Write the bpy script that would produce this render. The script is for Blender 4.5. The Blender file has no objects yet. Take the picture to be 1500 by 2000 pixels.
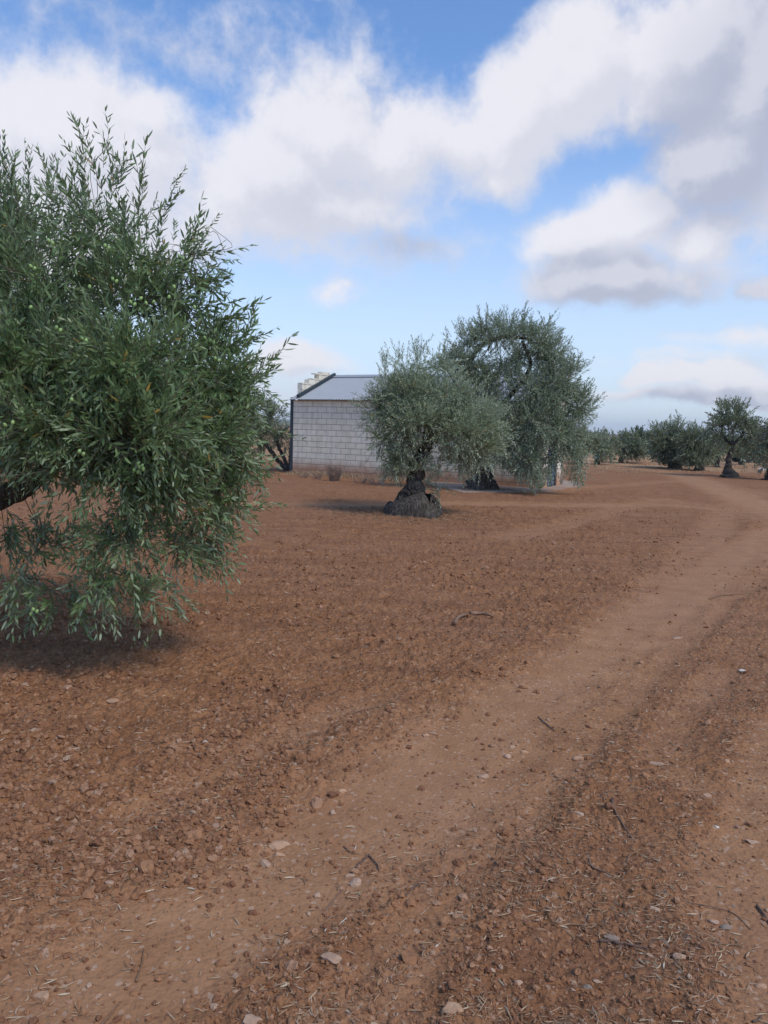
import bpy, math, random
import numpy as np
from mathutils import Matrix, Vector

S = bpy.context.scene
COL = S.collection
R = math.radians
PI = math.pi

# ------------------------------------------------------------------ camera
CAM_H = 1.66
cam_d = bpy.data.cameras.new('camera')
cam = bpy.data.objects.new('camera', cam_d)
COL.objects.link(cam)
cam_d.sensor_fit = 'VERTICAL'
cam_d.sensor_height = 36.0
cam_d.sensor_width = 27.0
cam_d.lens = 27.0
cam_d.clip_start = 0.05
cam_d.clip_end = 20000
CR = Matrix.Rotation(R(90 - 6.2), 4, 'X') @ Matrix.Rotation(R(1.6), 4, 'Z')
cam.matrix_world = Matrix.Translation((0, 0, CAM_H)) @ CR
S.camera = cam

S.view_settings.view_transform = 'Standard'
S.view_settings.look = 'None'
S.view_settings.gamma = 1.0
S.view_settings.use_curve_mapping = False
S.view_settings.exposure = 0.42

CR3 = np.array(CR.to_3x3())


def ray(px, py):
    v = CR3 @ np.array([(px - 750) / 1500.0, (1000 - py) / 1500.0, -1.0])
    return v / np.linalg.norm(v)


def at(px, py, z=0.0):
    d = ray(px, py)
    return np.array([0, 0, CAM_H]) + d * ((z - CAM_H) / d[2])


def atY(px, py, Y):
    d = ray(px, py)
    return np.array([0, 0, CAM_H]) + d * (Y / d[1])


# ------------------------------------------------------------------ node helpers
class NT:
    def __init__(s, tree):
        s.t = tree
        s.n = tree.nodes
        s.l = tree.links

    def node(s, typ, **kw):
        n = s.n.new(typ)
        for k, v in kw.items():
            setattr(n, k, v)
        return n

    def put(s, sock, v):
        if v is None:
            return
        if isinstance(v, bpy.types.NodeSocket):
            s.l.new(v, sock)
        else:
            if hasattr(sock.default_value, '__len__') and len(sock.default_value) == 4 and len(v) == 3:
                v = (*v, 1)
            sock.default_value = v

    def math(s, op, a, b=None, c=None, clamp=False):
        n = s.node('ShaderNodeMath', operation=op, use_clamp=clamp)
        s.put(n.inputs[0], a)
        s.put(n.inputs[1], b)
        s.put(n.inputs[2], c)
        return n.outputs[0]

    def vmath(s, op, a, b=None, scale=None):
        n = s.node('ShaderNodeVectorMath', operation=op)
        s.put(n.inputs[0], a)
        s.put(n.inputs[1], b)
        if scale is not None:
            s.put(n.inputs['Scale'], scale)
        return n.outputs['Value'] if op in ('LENGTH', 'DOT_PRODUCT', 'DISTANCE') else n.outputs[0]

    def noise(s, vec, scale, detail=4, rough=0.5, dist=0.0, dim='3D', out='Fac', lac=2.0):
        n = s.node('ShaderNodeTexNoise', noise_dimensions=dim)
        s.put(n.inputs['Vector'], vec)
        n.inputs['Scale'].default_value = scale
        n.inputs['Detail'].default_value = detail
        n.inputs['Roughness'].default_value = rough
        n.inputs['Distortion'].default_value = dist
        n.inputs['Lacunarity'].default_value = lac
        return n.outputs[0] if out == 'Fac' else n.outputs[1]

    def voro(s, vec, scale, feature='F1', out='Distance', rnd=1.0):
        n = s.node('ShaderNodeTexVoronoi', feature=feature)
        s.put(n.inputs['Vector'], vec)
        n.inputs['Scale'].default_value = scale
        n.inputs['Randomness'].default_value = rnd
        return n.outputs[out]

    def mix(s, f, a, b, mode='MIX'):
        n = s.node('ShaderNodeMix', data_type='RGBA', blend_type=mode)
        s.put(n.inputs[0], f)
        s.put(n.inputs[6], a)
        s.put(n.inputs[7], b)
        return n.outputs[2]

    def mrange(s, v, a, b, c=0.0, d=1.0, smooth=False):
        n = s.node('ShaderNodeMapRange', interpolation_type='SMOOTHSTEP' if smooth else 'LINEAR')
        s.put(n.inputs[0], v)
        for i, q in enumerate((a, b, c, d)):
            s.put(n.inputs[i + 1], q)
        return n.outputs[0]

    def ramp(s, v, stops):
        n = s.node('ShaderNodeValToRGB')
        s.put(n.inputs[0], v)
        e = n.color_ramp.elements
        while len(e) < len(stops):
            e.new(0.5)
        for q, (p, c) in zip(e, stops):
            q.position = p
            q.color = (*c, 1)
        return n.outputs[0]

    def attr(s, name, out='Fac'):
        n = s.node('ShaderNodeAttribute', attribute_name=name)
        return n.outputs[out]


# ------------------------------------------------------------------ world: sky and clouds
SUN_DIR = Vector((0.56, -0.52, 0.95)).normalized()      # towards the sun
world = bpy.data.worlds.new('World')
S.world = world
world.use_nodes = True
w = NT(world.node_tree)
w.n.clear()


def azel(px, py):
    d = ray(px, py)
    return math.atan2(d[0], d[1]), math.asin(d[2])


# density group: input vector (azimuth, elevation, 0), output density
# blobs: px, py, radius x, radius y (in thousandths of a radian * 1/1.5), weight, tilt
CLOUDS = [
    (150, 300, 300, 190, 1.0, 0), (-150, 330, 300, 230, 1.0, 0), (60, 480, 330, 170, .9, 0), (280, 225, 115, 75, .8, 0),
    (640, 260, 190, 140, 1.0, 0), (530, 350, 180, 130, 1.0, 0), (760, 290, 180, 110, .9, 0), (560, 440, 200, 90, .6, 0),
    (900, 280, 140, 110, .75, 0),
    (1000, 220, 160, 130, 1.0, 25), (1150, 120, 230, 140, 1.0, 30), (1330, 90, 260, 160, 1.1, 10), (1500, 150, 200, 220, 1.1, 0),
    (1420, 300, 170, 110, 1.0, 0), (1700, 200, 300, 300, 1.0, 0),
    (1230, 430, 170, 90, 1.0, 15), (1120, 480, 140, 80, 1.0, 0), (1190, 550, 230, 62, 1.0, 0), (1350, 470, 150, 80, .8, 25),
    (1340, 540, 110, 50, .7, 0), (1490, 560, 50, 25, .6, 0),
    (648, 572, 70, 30, .44, 25), (665, 555, 34, 24, .40, 0), (830, 490, 170, 55, .42, 0), (600, 500, 230, 55, .42, 0),
    (250, 50, 380, 60, .20, -5), (560, 90, 200, 55, .15, 0), (640, 400, 280, 100, .85, 0), (430, 400, 160, 130, .8, 0), (960, 330, 120, 70, .6, 0),
    (590, 705, 110, 40, .7, 0),
    (1265, 740, 60, 30, 1.0, 0), (1330, 736, 60, 30, 1.0, 0), (1410, 732, 80, 36, 1.1, 5), (1480, 755, 90, 40, 1.1, 8),
    (1250, 775, 120, 20, .6, 0), (1400, 775, 180, 26, .75, 0),
    (1450, 655, 190, 26, .4, 3), (1330, 700, 210, 22, .3, 3), (200, 740, 500, 60, .5, 0), (850, 790, 300, 26, .4, 0),
]
DARK = [
    (1400, 290, 200, 170, 1.4, 0), (1500, 130, 230, 220, 1.0, 0), (1190, 575, 270, 80, 1.2, -3), (1470, 770, 120, 34, 1.0, 5), (1360, 784, 210, 26, .9, 3),
    (830, 500, 190, 60, .8, 0), (620, 400, 220, 120, .3, 0), (250, 40, 400, 80, .5, 0), (1240, 790, 120, 18, .8, 0), (1490, 565, 70, 40, .9, 0),
]


def blob_group(name, blobs, warp1, warp2, fine):
    g = bpy.data.node_groups.new(name, 'ShaderNodeTree')
    g.interface.new_socket('P', in_out='INPUT', socket_type='NodeSocketVector')
    g.interface.new_socket('D', in_out='OUTPUT', socket_type='NodeSocketFloat')
    q = NT(g)
    gi = q.node('NodeGroupInput').outputs[0]
    go = q.node('NodeGroupOutput')
    n1 = q.vmath('SUBTRACT', q.noise(gi, 5.0, 3, .55, out='Color'), (.5, .5, .5))
    n2 = q.vmath('SUBTRACT', q.noise(gi, 17.0, 4, .6, out='Color'), (.5, .5, .5))
    p = q.vmath('ADD', gi, q.vmath('SCALE', n1, scale=warp1))
    p = q.vmath('ADD', p, q.vmath('SCALE', n2, scale=warp2))
    acc = None
    for (px, py, rx, ry, wt, tilt) in blobs:
        a, e = azel(px, py)
        m = q.node('ShaderNodeMapping', vector_type='TEXTURE')
        pk = p
        if acc is not None:                      # keeps the evaluation sequential (shader stack)
            ad = q.node('ShaderNodeVectorMath', operation='MULTIPLY_ADD')
            q.l.new(acc, ad.inputs[0])
            ad.inputs[1].default_value = (1e-7, 1e-7, 0)
            q.l.new(p, ad.inputs[2])
            pk = ad.outputs[0]
        q.put(m.inputs['Vector'], pk)
        m.inputs['Location'].default_value = (a, e, 0)
        m.inputs['Rotation'].default_value = (0, 0, R(tilt))
        m.inputs['Scale'].default_value = (rx / 1500, ry / 1500, 1)
        v2 = q.vmath('MULTIPLY', m.outputs[0], (1, 1, 0))
        ln = q.vmath('LENGTH', v2)
        val = q.math('MULTIPLY_ADD', ln, -wt, wt)
        acc = val if acc is None else q.math('SMOOTH_MAX', acc, val, 0.18)
    if fine:
        f = q.noise(gi, 8.0, 8, .60)
        bil = q.math('ABSOLUTE', q.math('SUBTRACT', q.noise(gi, 12.0, 6, .64), .5))
        acc = q.math('ADD', acc, q.math('MULTIPLY_ADD', f, 1.0, -.5))
        acc = q.math('ADD', acc, q.math('MULTIPLY_ADD', bil, -.95, .10))
    q.l.new(acc, go.inputs[0])
    return g


gc = blob_group('cloud_density', CLOUDS, .09, .035, True)
gd = blob_group('cloud_shade', DARK, .09, .03, False)
tc = w.node('ShaderNodeTexCoord')
dirv = w.vmath('NORMALIZE', tc.outputs['Generated'])
sep = w.node('ShaderNodeSeparateXYZ')
w.l.new(dirv, sep.inputs[0])
az = w.math('ARCTAN2', sep.outputs[0], sep.outputs[1])
el = w.math('ARCSINE', sep.outputs[2])
cb = w.node('ShaderNodeCombineXYZ')
w.l.new(az, cb.inputs[0])
w.l.new(el, cb.inputs[1])


def use(g, p):
    n = w.node('ShaderNodeGroup')
    n.node_tree = g
    w.l.new(p, n.inputs[0])
    return n.outputs[0]


D0 = use(gc, cb.outputs[0])
D1 = use(gc, w.vmath('ADD', cb.outputs[0], (-.018, .03, 0)))
DK = use(gd, cb.outputs[0])
alpha = w.mrange(D0, .01, .58, 0, 1, True)
lit = w.mrange(w.math('SUBTRACT', D0, D1), -.22, .30, 0, 1, True)
dark = w.mrange(DK, -.05, .75, 0, 1, True)
sky = w.node('ShaderNodeTexSky', sky_type='NISHITA')
sky.sun_disc = False
sky.sun_elevation = math.asin(SUN_DIR.z)
sky.sun_rotation = math.atan2(SUN_DIR.x, SUN_DIR.y)
sky.altitude = 300
sky.air_density = 1.0
sky.dust_density = 1.2
sky.ozone_density = 2.0
ST = 0.10
# sky radiance in photo-like units before the strength
lowhaze = w.mrange(el, 0.0, .42, 1, 0, True)
blue = w.mix(1.0, sky.outputs[0], (1.05, 1.32, 1.60), 'MULTIPLY')
blue = w.mix(w.math('MULTIPLY', lowhaze, .68), blue, (5.9, 6.5, 7.5))
c_lit = (6.7, 6.6, 6.95)
c_mid = (5.6, 5.6, 6.15)
c_drk = (3.6, 3.8, 4.7)
cc = w.mix(lit, c_mid, c_lit)
cc = w.mix(w.math('MULTIPLY', dark, w.math('MULTIPLY_ADD', lit, -.45, .95)), cc, c_drk)
skyc = w.mix(w.math('MULTIPLY', alpha, .93), blue, cc)
bg = w.node('ShaderNodeBackground')
w.l.new(skyc, bg.inputs[0])
bg.inputs[1].default_value = ST
wo = w.node('ShaderNodeOutputWorld')
w.l.new(bg.outputs[0], wo.inputs[0])

# ------------------------------------------------------------------ sun (veiled by cloud)
sd = bpy.data.lights.new('sun', 'SUN')
sd.energy = 1.5
sd.angle = R(12)
sd.color = (1, .91, .79)
sun = bpy.data.objects.new('sun', sd)
COL.objects.link(sun)
sun.rotation_euler = SUN_DIR.to_track_quat('Z', 'Y').to_euler()
sun.location = (20, -8, 30)

# ------------------------------------------------------------------ numpy noise


def _hash(ix, iy, seed):
    h = (ix.astype(np.int64) * 374761393 + iy.astype(np.int64) * 668265263 + seed * 1442695041) & 0xFFFFFFFF
    h = ((h ^ (h >> 13)) * 1274126177) & 0xFFFFFFFF
    h = ((h ^ (h >> 15)) * 2246822519) & 0xFFFFFFFF
    return ((h ^ (h >> 16)) & 0xFFFFFF) / float(0xFFFFFF)


def vnoise(x, y, seed=0):
    ix = np.floor(x); iy = np.floor(y)
    fx = x - ix; fy = y - iy
    fx = fx * fx * (3 - 2 * fx); fy = fy * fy * (3 - 2 * fy)
    a = _hash(ix, iy, seed); b = _hash(ix + 1, iy, seed)
    c = _hash(ix, iy + 1, seed); d = _hash(ix + 1, iy + 1, seed)
    return (a * (1 - fx) + b * fx) * (1 - fy) + (c * (1 - fx) + d * fx) * fy


def fbm(x, y, octv=4, seed=0, gain=.5):
    t = 0; a = 1; n = 0
    for o in range(octv):
        t = t + a * vnoise(x, y, seed + o * 17)
        n += a
        a *= gain
        x = x * 2.03 + 11.3
        y = y * 2.03 - 7.1
    return t / n


def worley(x, y, seed=0):
    ix = np.floor(x); iy = np.floor(y)
    best = np.full(x.shape, 9.0)
    bh = np.zeros(x.shape)
    for dx in (-1, 0, 1):
        for dy in (-1, 0, 1):
            cx = ix + dx; cy = iy + dy
            px = cx + _hash(cx, cy, seed); py = cy + _hash(cx, cy, seed + 5)
            d = (px - x) ** 2 + (py - y) ** 2
            h = _hash(cx, cy, seed + 9)
            m = d < best
            best = np.where(m, d, best)
            bh = np.where(m, h, bh)
    return np.sqrt(best), bh


# ------------------------------------------------------------------ ground zones
def poly(pts):
    return np.array([at(*p)[:2] for p in pts])


TRACKS = [  # polyline, half width, strength
    (poly([(-150, 2150), (120, 1960), (330, 1830), (600, 1690), (850, 1520), (1030, 1380), (1180, 1270), (1300, 1190), (1400, 1115), (1500, 1050), (1640, 985)]), .47, .92),
    (poly([(560, 2300), (720, 1950), (900, 1680), (1060, 1500), (1250, 1330), (1400, 1180), (1600, 1050)]), .20, .6),
    (poly([(250, 1600), (360, 1530), (480, 1470), (610, 1410), (740, 1360)]), .15, .5),
    (poly([(1560, 2200), (1500, 1900), (1440, 1740), (1500, 1560), (1530, 1420)]), .20, .75),
    (poly([(1420, 1560), (1290, 1480), (1330, 1400), (1420, 1300)]), .14, .4),
    (poly([(1170, 906), (1250, 912), (1330, 928), (1420, 958), (1540, 1005), (1700, 1060)]), .9, 1.0),
    (poly([(300, 990), (520, 984), (700, 988), (900, 984), (1100, 988), (1300, 985), (1500, 1000)]), .55, .8),
    (poly([(1230, 1240), (1330, 1130), (1385, 1060), (1420, 1000), (1450, 965)]), .38, .6),
    (poly([(1000, 1050), (1150, 1010), (1290, 975), (1400, 990), (1560, 1030)]), .4, .5),
    (poly([(1060, 965), (1180, 950), (1300, 940), (1400, 945), (1500, 965)]), .5, .5),
]


def seg_dist(x, y, P):
    best = np.full(x.shape, 1e9)
    side = np.zeros(x.shape)
    for a, b in zip(P[:-1], P[1:]):
        d = b - a
        L2 = max((d ** 2).sum(), 1e-9)
        t = np.clip(((x - a[0]) * d[0] + (y - a[1]) * d[1]) / L2, 0, 1)
        ex = x - (a[0] + t * d[0]); ey = y - (a[1] + t * d[1])
        q = np.sqrt(ex * ex + ey * ey)
        s = (d[0] * ey - d[1] * ex) / math.sqrt(L2)
        m = q < best
        best = np.where(m, q, best)
        side = np.where(m, s, side)
    return best, side


def sstep(a, b, v):
    t = np.clip((v - a) / (b - a), 0, 1)
    return t * t * (3 - 2 * t)


def zones(x, y):
    """track: packed pale soil, 0..1; berm: loose ridge along the track edges"""
    wob = (fbm(x * .9, y * .9, 3, 3) - .5) * .35 + (fbm(x * 6, y * 6, 3, 31) - .5) * .22
    tr = np.zeros(x.shape)
    berm = np.zeros(x.shape)
    for P, hw, st in TRACKS:
        d, s = seg_dist(x, y, P)
        d2 = d + wob * min(1.0, hw * 1.6)
        m = 1 - sstep(hw * .35, hw * 1.30, d2)
        tr = np.maximum(tr, m * st)
        if hw < .5:
            berm = np.maximum(berm, np.exp(-((d2 - hw * 1.35) / .07) ** 2) * st)
    return tr, berm


def soil_height(x, y, zn=None, fine=True):
    x = np.asarray(x, float); y = np.asarray(y, float)
    if zn is None:
        zn = zones(x, y)
    tr, berm = zn
    r = np.sqrt(x * x + y * y)
    rough = 1 - tr
    # the freshly harrowed part (left / centre) is coarser than the trampled right side
    side = sstep(-.3, 1.4, x - (y - 2) * .32)
    amp = rough * (1 - .55 * side) * (.45 + .75 * fbm(x * 1.3, y * 1.3, 3, 71))
    h = (fbm(x * .35, y * .35, 3, 1) - .5) * .10
    h = h + (fbm(x * 2.2, y * 2.2, 3, 8) - .5) * .045 * (.35 + .65 * rough)
    h = h - tr * .022 + berm * .010
    # tillage lines crossing the field
    ph = (y * 1.0 + x * .10 + .25 * fbm(x * .5, y * .5, 2, 5)) * 2 * PI / .55
    h = h + np.sin(ph) * .008 * rough * sstep(4, 8, r)
    if fine:
        d, hh = worley(x / .085 + 3.1, y / .085, 21)
        h = h + amp * .036 * np.clip(1 - d * 1.35, 0, 1) ** .7 * (hh > .35) * hh
        d, hh = worley(x / .040, y / .040 + 9.7, 22)
        h = h + amp * .024 * np.clip(1 - d * 1.25, 0, 1) ** .6 * hh
        d, hh = worley(x / .018 + 5, y / .018, 23)
        h = h + (.08 + amp) * .0105 * np.clip(1 - d * 1.2, 0, 1) ** .6 * hh
        h = h + (fbm(x * 34, y * 34, 3, 44) - .5) * .014 * (.09 + amp)
    return h


# ------------------------------------------------------------------ mesh helpers
def mesh_from(name, V, faces, mats, midx=None, smooth=False, attrs=None):
    """faces: list of (m,k) int arrays"""
    me = bpy.data.meshes.new(name)
    V = np.ascontiguousarray(V, dtype=np.float32)
    me.vertices.add(len(V))
    me.vertices.foreach_set('co', V.ravel())
    loops = np.concatenate([f.ravel() for f in faces]).astype(np.int32)
    sizes = np.concatenate([np.full(len(f), f.shape[1]) for f in faces]).astype(np.int32)
    starts = np.concatenate([[0], np.cumsum(sizes)[:-1]]).astype(np.int32)
    me.loops.add(len(loops))
    me.loops.foreach_set('vertex_index', loops)
    me.polygons.add(len(sizes))
    me.polygons.foreach_set('loop_start', starts)
    me.polygons.foreach_set('loop_total', sizes)
    for m in mats:
        me.materials.append(m)
    if midx is not None:
        me.polygons.foreach_set('material_index', np.concatenate(midx).astype(np.int32))
    me.polygons.foreach_set('use_smooth', np.full(len(sizes), bool(smooth)))
    me.update(calc_edges=True)
    if attrs:
        for k, a in attrs.items():
            at_ = me.attributes.new(k, 'FLOAT', 'POINT')
            at_.data.foreach_set('value', np.ascontiguousarray(a, dtype=np.float32))
    me.validate()
    return me


def link(name, me, parent=None, loc=None):
    o = bpy.data.objects.new(name, me)
    COL.objects.link(o)
    if parent is not None:
        o.parent = parent
    if loc is not None:
        o.location = loc
    return o


def tag(o, label=None, cat=None, group=None, kind=None):
    if label: o['label'] = label
    if cat: o['category'] = cat
    if group: o['group'] = group
    if kind: o['kind'] = kind
    return o


def empty(name, loc, label, cat, group=None, rz=0.0):
    o = bpy.data.objects.new(name, None)
    COL.objects.link(o)
    o.location = loc
    o.rotation_euler = (0, 0, rz)
    return tag(o, label, cat, group)


class MB:
    """collects polygons of any size, one point attribute 'rnd'"""
    def __init__(s):
        s.V = []; s.F = {}; s.n = 0; s.A = []

    def add(s, V, F, mat=0, rnd=0.0):
        V = np.asarray(V, float)
        s.V.append(V)
        a = np.broadcast_to(np.asarray(rnd, float), (len(V),)).copy()
        s.A.append(a)
        if not isinstance(F, np.ndarray):
            by = {}
            for f in F:
                by.setdefault(len(f), []).append(f)
            for k, fs in by.items():
                s.F.setdefault((k, mat), []).append(np.array(fs) + s.n)
        else:
            s.F.setdefault((F.shape[1], mat), []).append(F + s.n)
        s.n += len(V)

    def box(s, c, sz, M=None, mat=0, rnd=0.0):
        x, y, z = [q / 2 for q in sz]
        V = np.array([(a * x, b * y, d * z) for a in (-1, 1) for b in (-1, 1) for d in (-1, 1)])
        if M is not None:
            V = V @ np.asarray(M).T
        V = V + np.asarray(c)
        s.add(V, np.array([(0, 1, 3, 2), (4, 6, 7, 5), (0, 4, 5, 1), (2, 3, 7, 6), (0, 2, 6, 4), (1, 5, 7, 3)]), mat, rnd)

    def tube(s, pts, rad, n=6, mat=0, rnd=0.0, cap=True, rf=None):
        pts = np.asarray(pts, float)
        rad = np.broadcast_to(np.asarray(rad, float), (len(pts),))
        T = np.gradient(pts, axis=0)
        T /= np.linalg.norm(T, axis=1)[:, None] + 1e-12
        up = np.array([0, 0, 1.0]) if abs(T[0][2]) < .9 else np.array([1.0, 0, 0])
        u = np.cross(T[0], up); u /= np.linalg.norm(u)
        rings = []
        ang = np.arange(n) * 2 * PI / n
        for i in range(len(pts)):
            u = u - T[i] * (u @ T[i]); u /= np.linalg.norm(u)
            v = np.cross(T[i], u)
            rr = rad[i] * (1 if rf is None else rf(i / (len(pts) - 1), ang))
            rings.append(pts[i] + (np.cos(ang) * rr)[:, None] * u + (np.sin(ang) * rr)[:, None] * v)
        V = np.concatenate(rings)
        i = np.arange(len(pts) - 1)[:, None] * n
        j = np.arange(n)[None, :]
        jn = (j + 1) % n
        F = np.stack([i + j, i + jn, i + n + jn, i + n + j], -1).reshape(-1, 4)
        s.add(V, F, mat, rnd)
        if cap:
            base = s.n - len(V)
            s.F.setdefault((n, mat), []).append(np.array([[base + q for q in range(n)][::-1]]))
            s.F.setdefault((n, mat), []).append(np.array([[base + len(V) - n + q for q in range(n)]]))

    def mesh(s, name, mats, smooth=False):
        faces = []; mi = []
        for (k, m), fs in s.F.items():
            f = np.concatenate(fs)
            faces.append(f)
            mi.append(np.full(len(f), m))
        return mesh_from(name, np.concatenate(s.V), faces, mats, mi, smooth, {'rnd': np.concatenate(s.A)})

    def build(s, name, mats, parent=None, smooth=False, loc=None):
        if not isinstance(mats, (list, tuple)):
            mats = [mats]
        return link(name, s.mesh(name, mats, smooth), parent, loc)


def catmull(P, n):
    P = np.asarray(P, float)
    Q = np.vstack([2 * P[0] - P[1], P, 2 * P[-1] - P[-2]])
    out = []
    for i in range(len(P) - 1):
        p0, p1, p2, p3 = Q[i:i + 4]
        for t in np.linspace(0, 1, n, endpoint=False):
            out.append(.5 * (2 * p1 + (p2 - p0) * t + (2 * p0 - 5 * p1 + 4 * p2 - p3) * t * t + (3 * p1 - p0 - 3 * p2 + p3) * t ** 3))
    out.append(P[-1])
    return np.array(out)


# ------------------------------------------------------------------ materials
def material(name, fn):
    m = bpy.data.materials.new(name)
    m.use_nodes = True
    q = NT(m.node_tree)
    q.n.clear()
    out = q.node('ShaderNodeOutputMaterial')
    sh = fn(q)
    q.l.new(sh, out.inputs[0])
    return m


def bsdf(q, color, rough=.8, bump=None, bstr=.3, bdist=.01, metal=0.0, spec=.3, nrm=None):
    b = q.node('ShaderNodeBsdfPrincipled')
    q.put(b.inputs['Base Color'], color)
    q.put(b.inputs['Roughness'], rough)
    q.put(b.inputs['Metallic'], metal)
    q.put(b.inputs['Specular IOR Level'], spec)
    if bump is not None:
        n = q.node('ShaderNodeBump')
        n.inputs['Strength'].default_value = bstr
        n.inputs['Distance'].default_value = bdist
        q.put(n.inputs['Height'], bump)
        q.l.new(n.outputs[0], b.inputs['Normal'])
    return b.outputs[0]


def opos(q):
    return q.node('ShaderNodeNewGeometry').outputs['Position']


def m_soil(q):
    P = opos(q)
    tr = q.attr('track')
    st = q.attr('straw')
    big = q.noise(P, .45, 4, .55)
    mid = q.noise(P, 3.5, 5, .6)
    fin = q.noise(P, 42, 6, .65)
    grain = q.noise(P, 210, 4, .7)
    tilled = q.ramp(q.math('ADD', q.math('MULTIPLY', mid, .5), q.math('MULTIPLY', fin, .5)),
                    [(.30, (.200, .087, .038)), (.5, (.325, .150, .067)), (.70, (.420, .212, .103))])
    track = q.ramp(q.math('ADD', q.math('MULTIPLY', mid, .6), q.math('MULTIPLY', grain, .4)),
                   [(.30, (.290, .143, .069)), (.5, (.362, .188, .094)), (.70, (.425, .234, .124))])
    c = q.mix(q.math('MULTIPLY', tr, .95), tilled, track)
    # mix of dark crumbs and small pale grit
    vc = q.voro(P, 70, out='Color')
    s2 = q.node('ShaderNodeSeparateColor')
    q.l.new(vc, s2.inputs[0])
    dk = q.mrange(s2.outputs[0], .0, .3, .55, 0)
    c = q.mix(q.math('MULTIPLY', dk, q.math('MULTIPLY_ADD', tr, -.7, 1)), c, (.15, .075, .048))
    lt = q.mrange(s2.outputs[1], .93, .97, 0, .55)
    c = q.mix(lt, c, (.50, .36, .26))
    pale = q.mrange(big, .42, .66, 0, .35)
    c = q.mix(pale, c, (.34, .180, .105))
    # lines left by the harrow: damp, freshly turned strips
    hl = q.noise(q.vmath('MULTIPLY', P, (.35, 2.6, 1)), 1.3, 5, .65)
    c = q.mix(q.math('MULTIPLY', q.mrange(hl, .48, .66, 0, .45), q.math('MULTIPLY_ADD', tr, -.7, 1)), c, (.175, .080, .045))
    cl = q.noise(P, 9, 5, .7)
    c = q.mix(q.math('MULTIPLY', q.mrange(cl, .52, .66, 0, .32), q.math('MULTIPLY_ADD', tr, -.8, 1)), c, (.16, .074, .042))
    # dry stubble further away
    sn = q.noise(P, 1.4, 4, .65)
    straw = q.mix(sn, (.44, .27, .15), (.56, .38, .22))
    c = q.mix(q.math('MULTIPLY', st, q.mrange(q.noise(P, .25, 4, .6), .38, .62, .15, .85)), c, straw)
    h = q.math('ADD', q.math('MULTIPLY', fin, .6), q.math('MULTIPLY', grain, .25))
    h = q.math('ADD', h, q.math('MULTIPLY', q.voro(P, 55), -.5))
    h = q.math('ADD', h, q.math('MULTIPLY', q.voro(P, 24), q.math('MULTIPLY_ADD', tr, .85, -.9)))
    h = q.math('MULTIPLY', h, q.math('MULTIPLY_ADD', tr, -.75, 1))
    return bsdf(q, c, .95, h, .8, .026, spec=.10)


def m_field(q):
    P = opos(q)
    v = q.voro(q.vmath('MULTIPLY', P, (.004, .0022, 0)), 1.0, out='Color')
    s2 = q.node('ShaderNodeSeparateColor')
    q.l.new(v, s2.inputs[0])
    c = q.ramp(s2.outputs[0], [(.0, (.10, .115, .05)), (.35, (.13, .14, .065)), (.5, (.42, .30, .13)), (.72, (.33, .20, .10)), (1, (.12, .135, .06))])
    dots = q.mrange(q.noise(P, .13, 3, .6), .46, .56, 0, .8)
    c = q.mix(dots, c, (.07, .085, .04))
    return bsdf(q, c, .95, spec=.1)


def m_clod(q):
    P = opos(q)
    r = q.attr('rnd')
    c = q.ramp(r, [(0, (.20, .092, .048)), (.5, (.325, .155, .074)), (.85, (.38, .198, .104)), (.96, (.41, .24, .15)), (1, (.45, .32, .22))])
    c = q.mix(q.mrange(q.noise(P, 60, 5, .6), .35, .7, 0, .5), c, (.20, .10, .062))
    return bsdf(q, c, .95, q.noise(P, 160, 4, .6), .5, .01, spec=.12)


def m_straw(q):
    r = q.attr('rnd')
    c = q.ramp(r, [(0, (.20, .11, .06)), (.4, (.34, .21, .12)), (.75, (.45, .31, .19)), (.95, (.52, .41, .28)), (1, (.58, .52, .43))])
    return bsdf(q, c, .7, spec=.25)


def stone_mat(name, a, b):
    def f(q):
        P = opos(q)
        n = q.noise(P, 40, 5, .6)
        c = q.mix(n, a, b)
        c = q.mix(q.mrange(q.noise(P, 9, 4, .6), .45, .7, 0, .6), c, (.34, .19, .12))
        return bsdf(q, c, .85, q.noise(P, 120, 5, .65), .4, .01, spec=.25)
    return material(name, f)


def leaf_mat(name, top, top2, under, yellow=.985, trans=.12, gloss=.42):
    def f(q):
        r = q.attr('rnd')
        c = q.mix(r, top, top2)
        yl = q.mrange(r, yellow, yellow + .002, 0, 1)
        c = q.mix(yl, c, (.42, .26, .05))
        bf = q.node('ShaderNodeNewGeometry').outputs['Backfacing']
        un = q.mix(r, under, tuple(v * 1.25 for v in under))
        c2 = q.mix(bf, c, un)
        b = bsdf(q, c2, gloss, spec=.45)
        t = q.node('ShaderNodeBsdfTranslucent')
        q.put(t.inputs[0], q.mix(.5, c, (.22, .26, .07)))
        mx = q.node('ShaderNodeMixShader')
        mx.inputs[0].default_value = trans
        q.l.new(b, mx.inputs[1])
        q.l.new(t.outputs[0], mx.inputs[2])
        return mx.outputs[0]
    return material(name, f)


def m_bark(q):
    P = opos(q)
    st = q.vmath('MULTIPLY', P, (1, 1, .3))
    n = q.noise(st, 22, 6, .65, .6)
    v = q.voro(st, 30)
    c = q.ramp(q.math('MULTIPLY_ADD', v, .5, q.math('MULTIPLY', n, .6)), [(.2, (.020, .016, .013)), (.5, (.065, .053, .043)), (.8, (.15, .13, .11))])
    return bsdf(q, c, .92, q.math('ADD', n, q.math('MULTIPLY', v, .8)), .9, .03, spec=.15)


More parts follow.
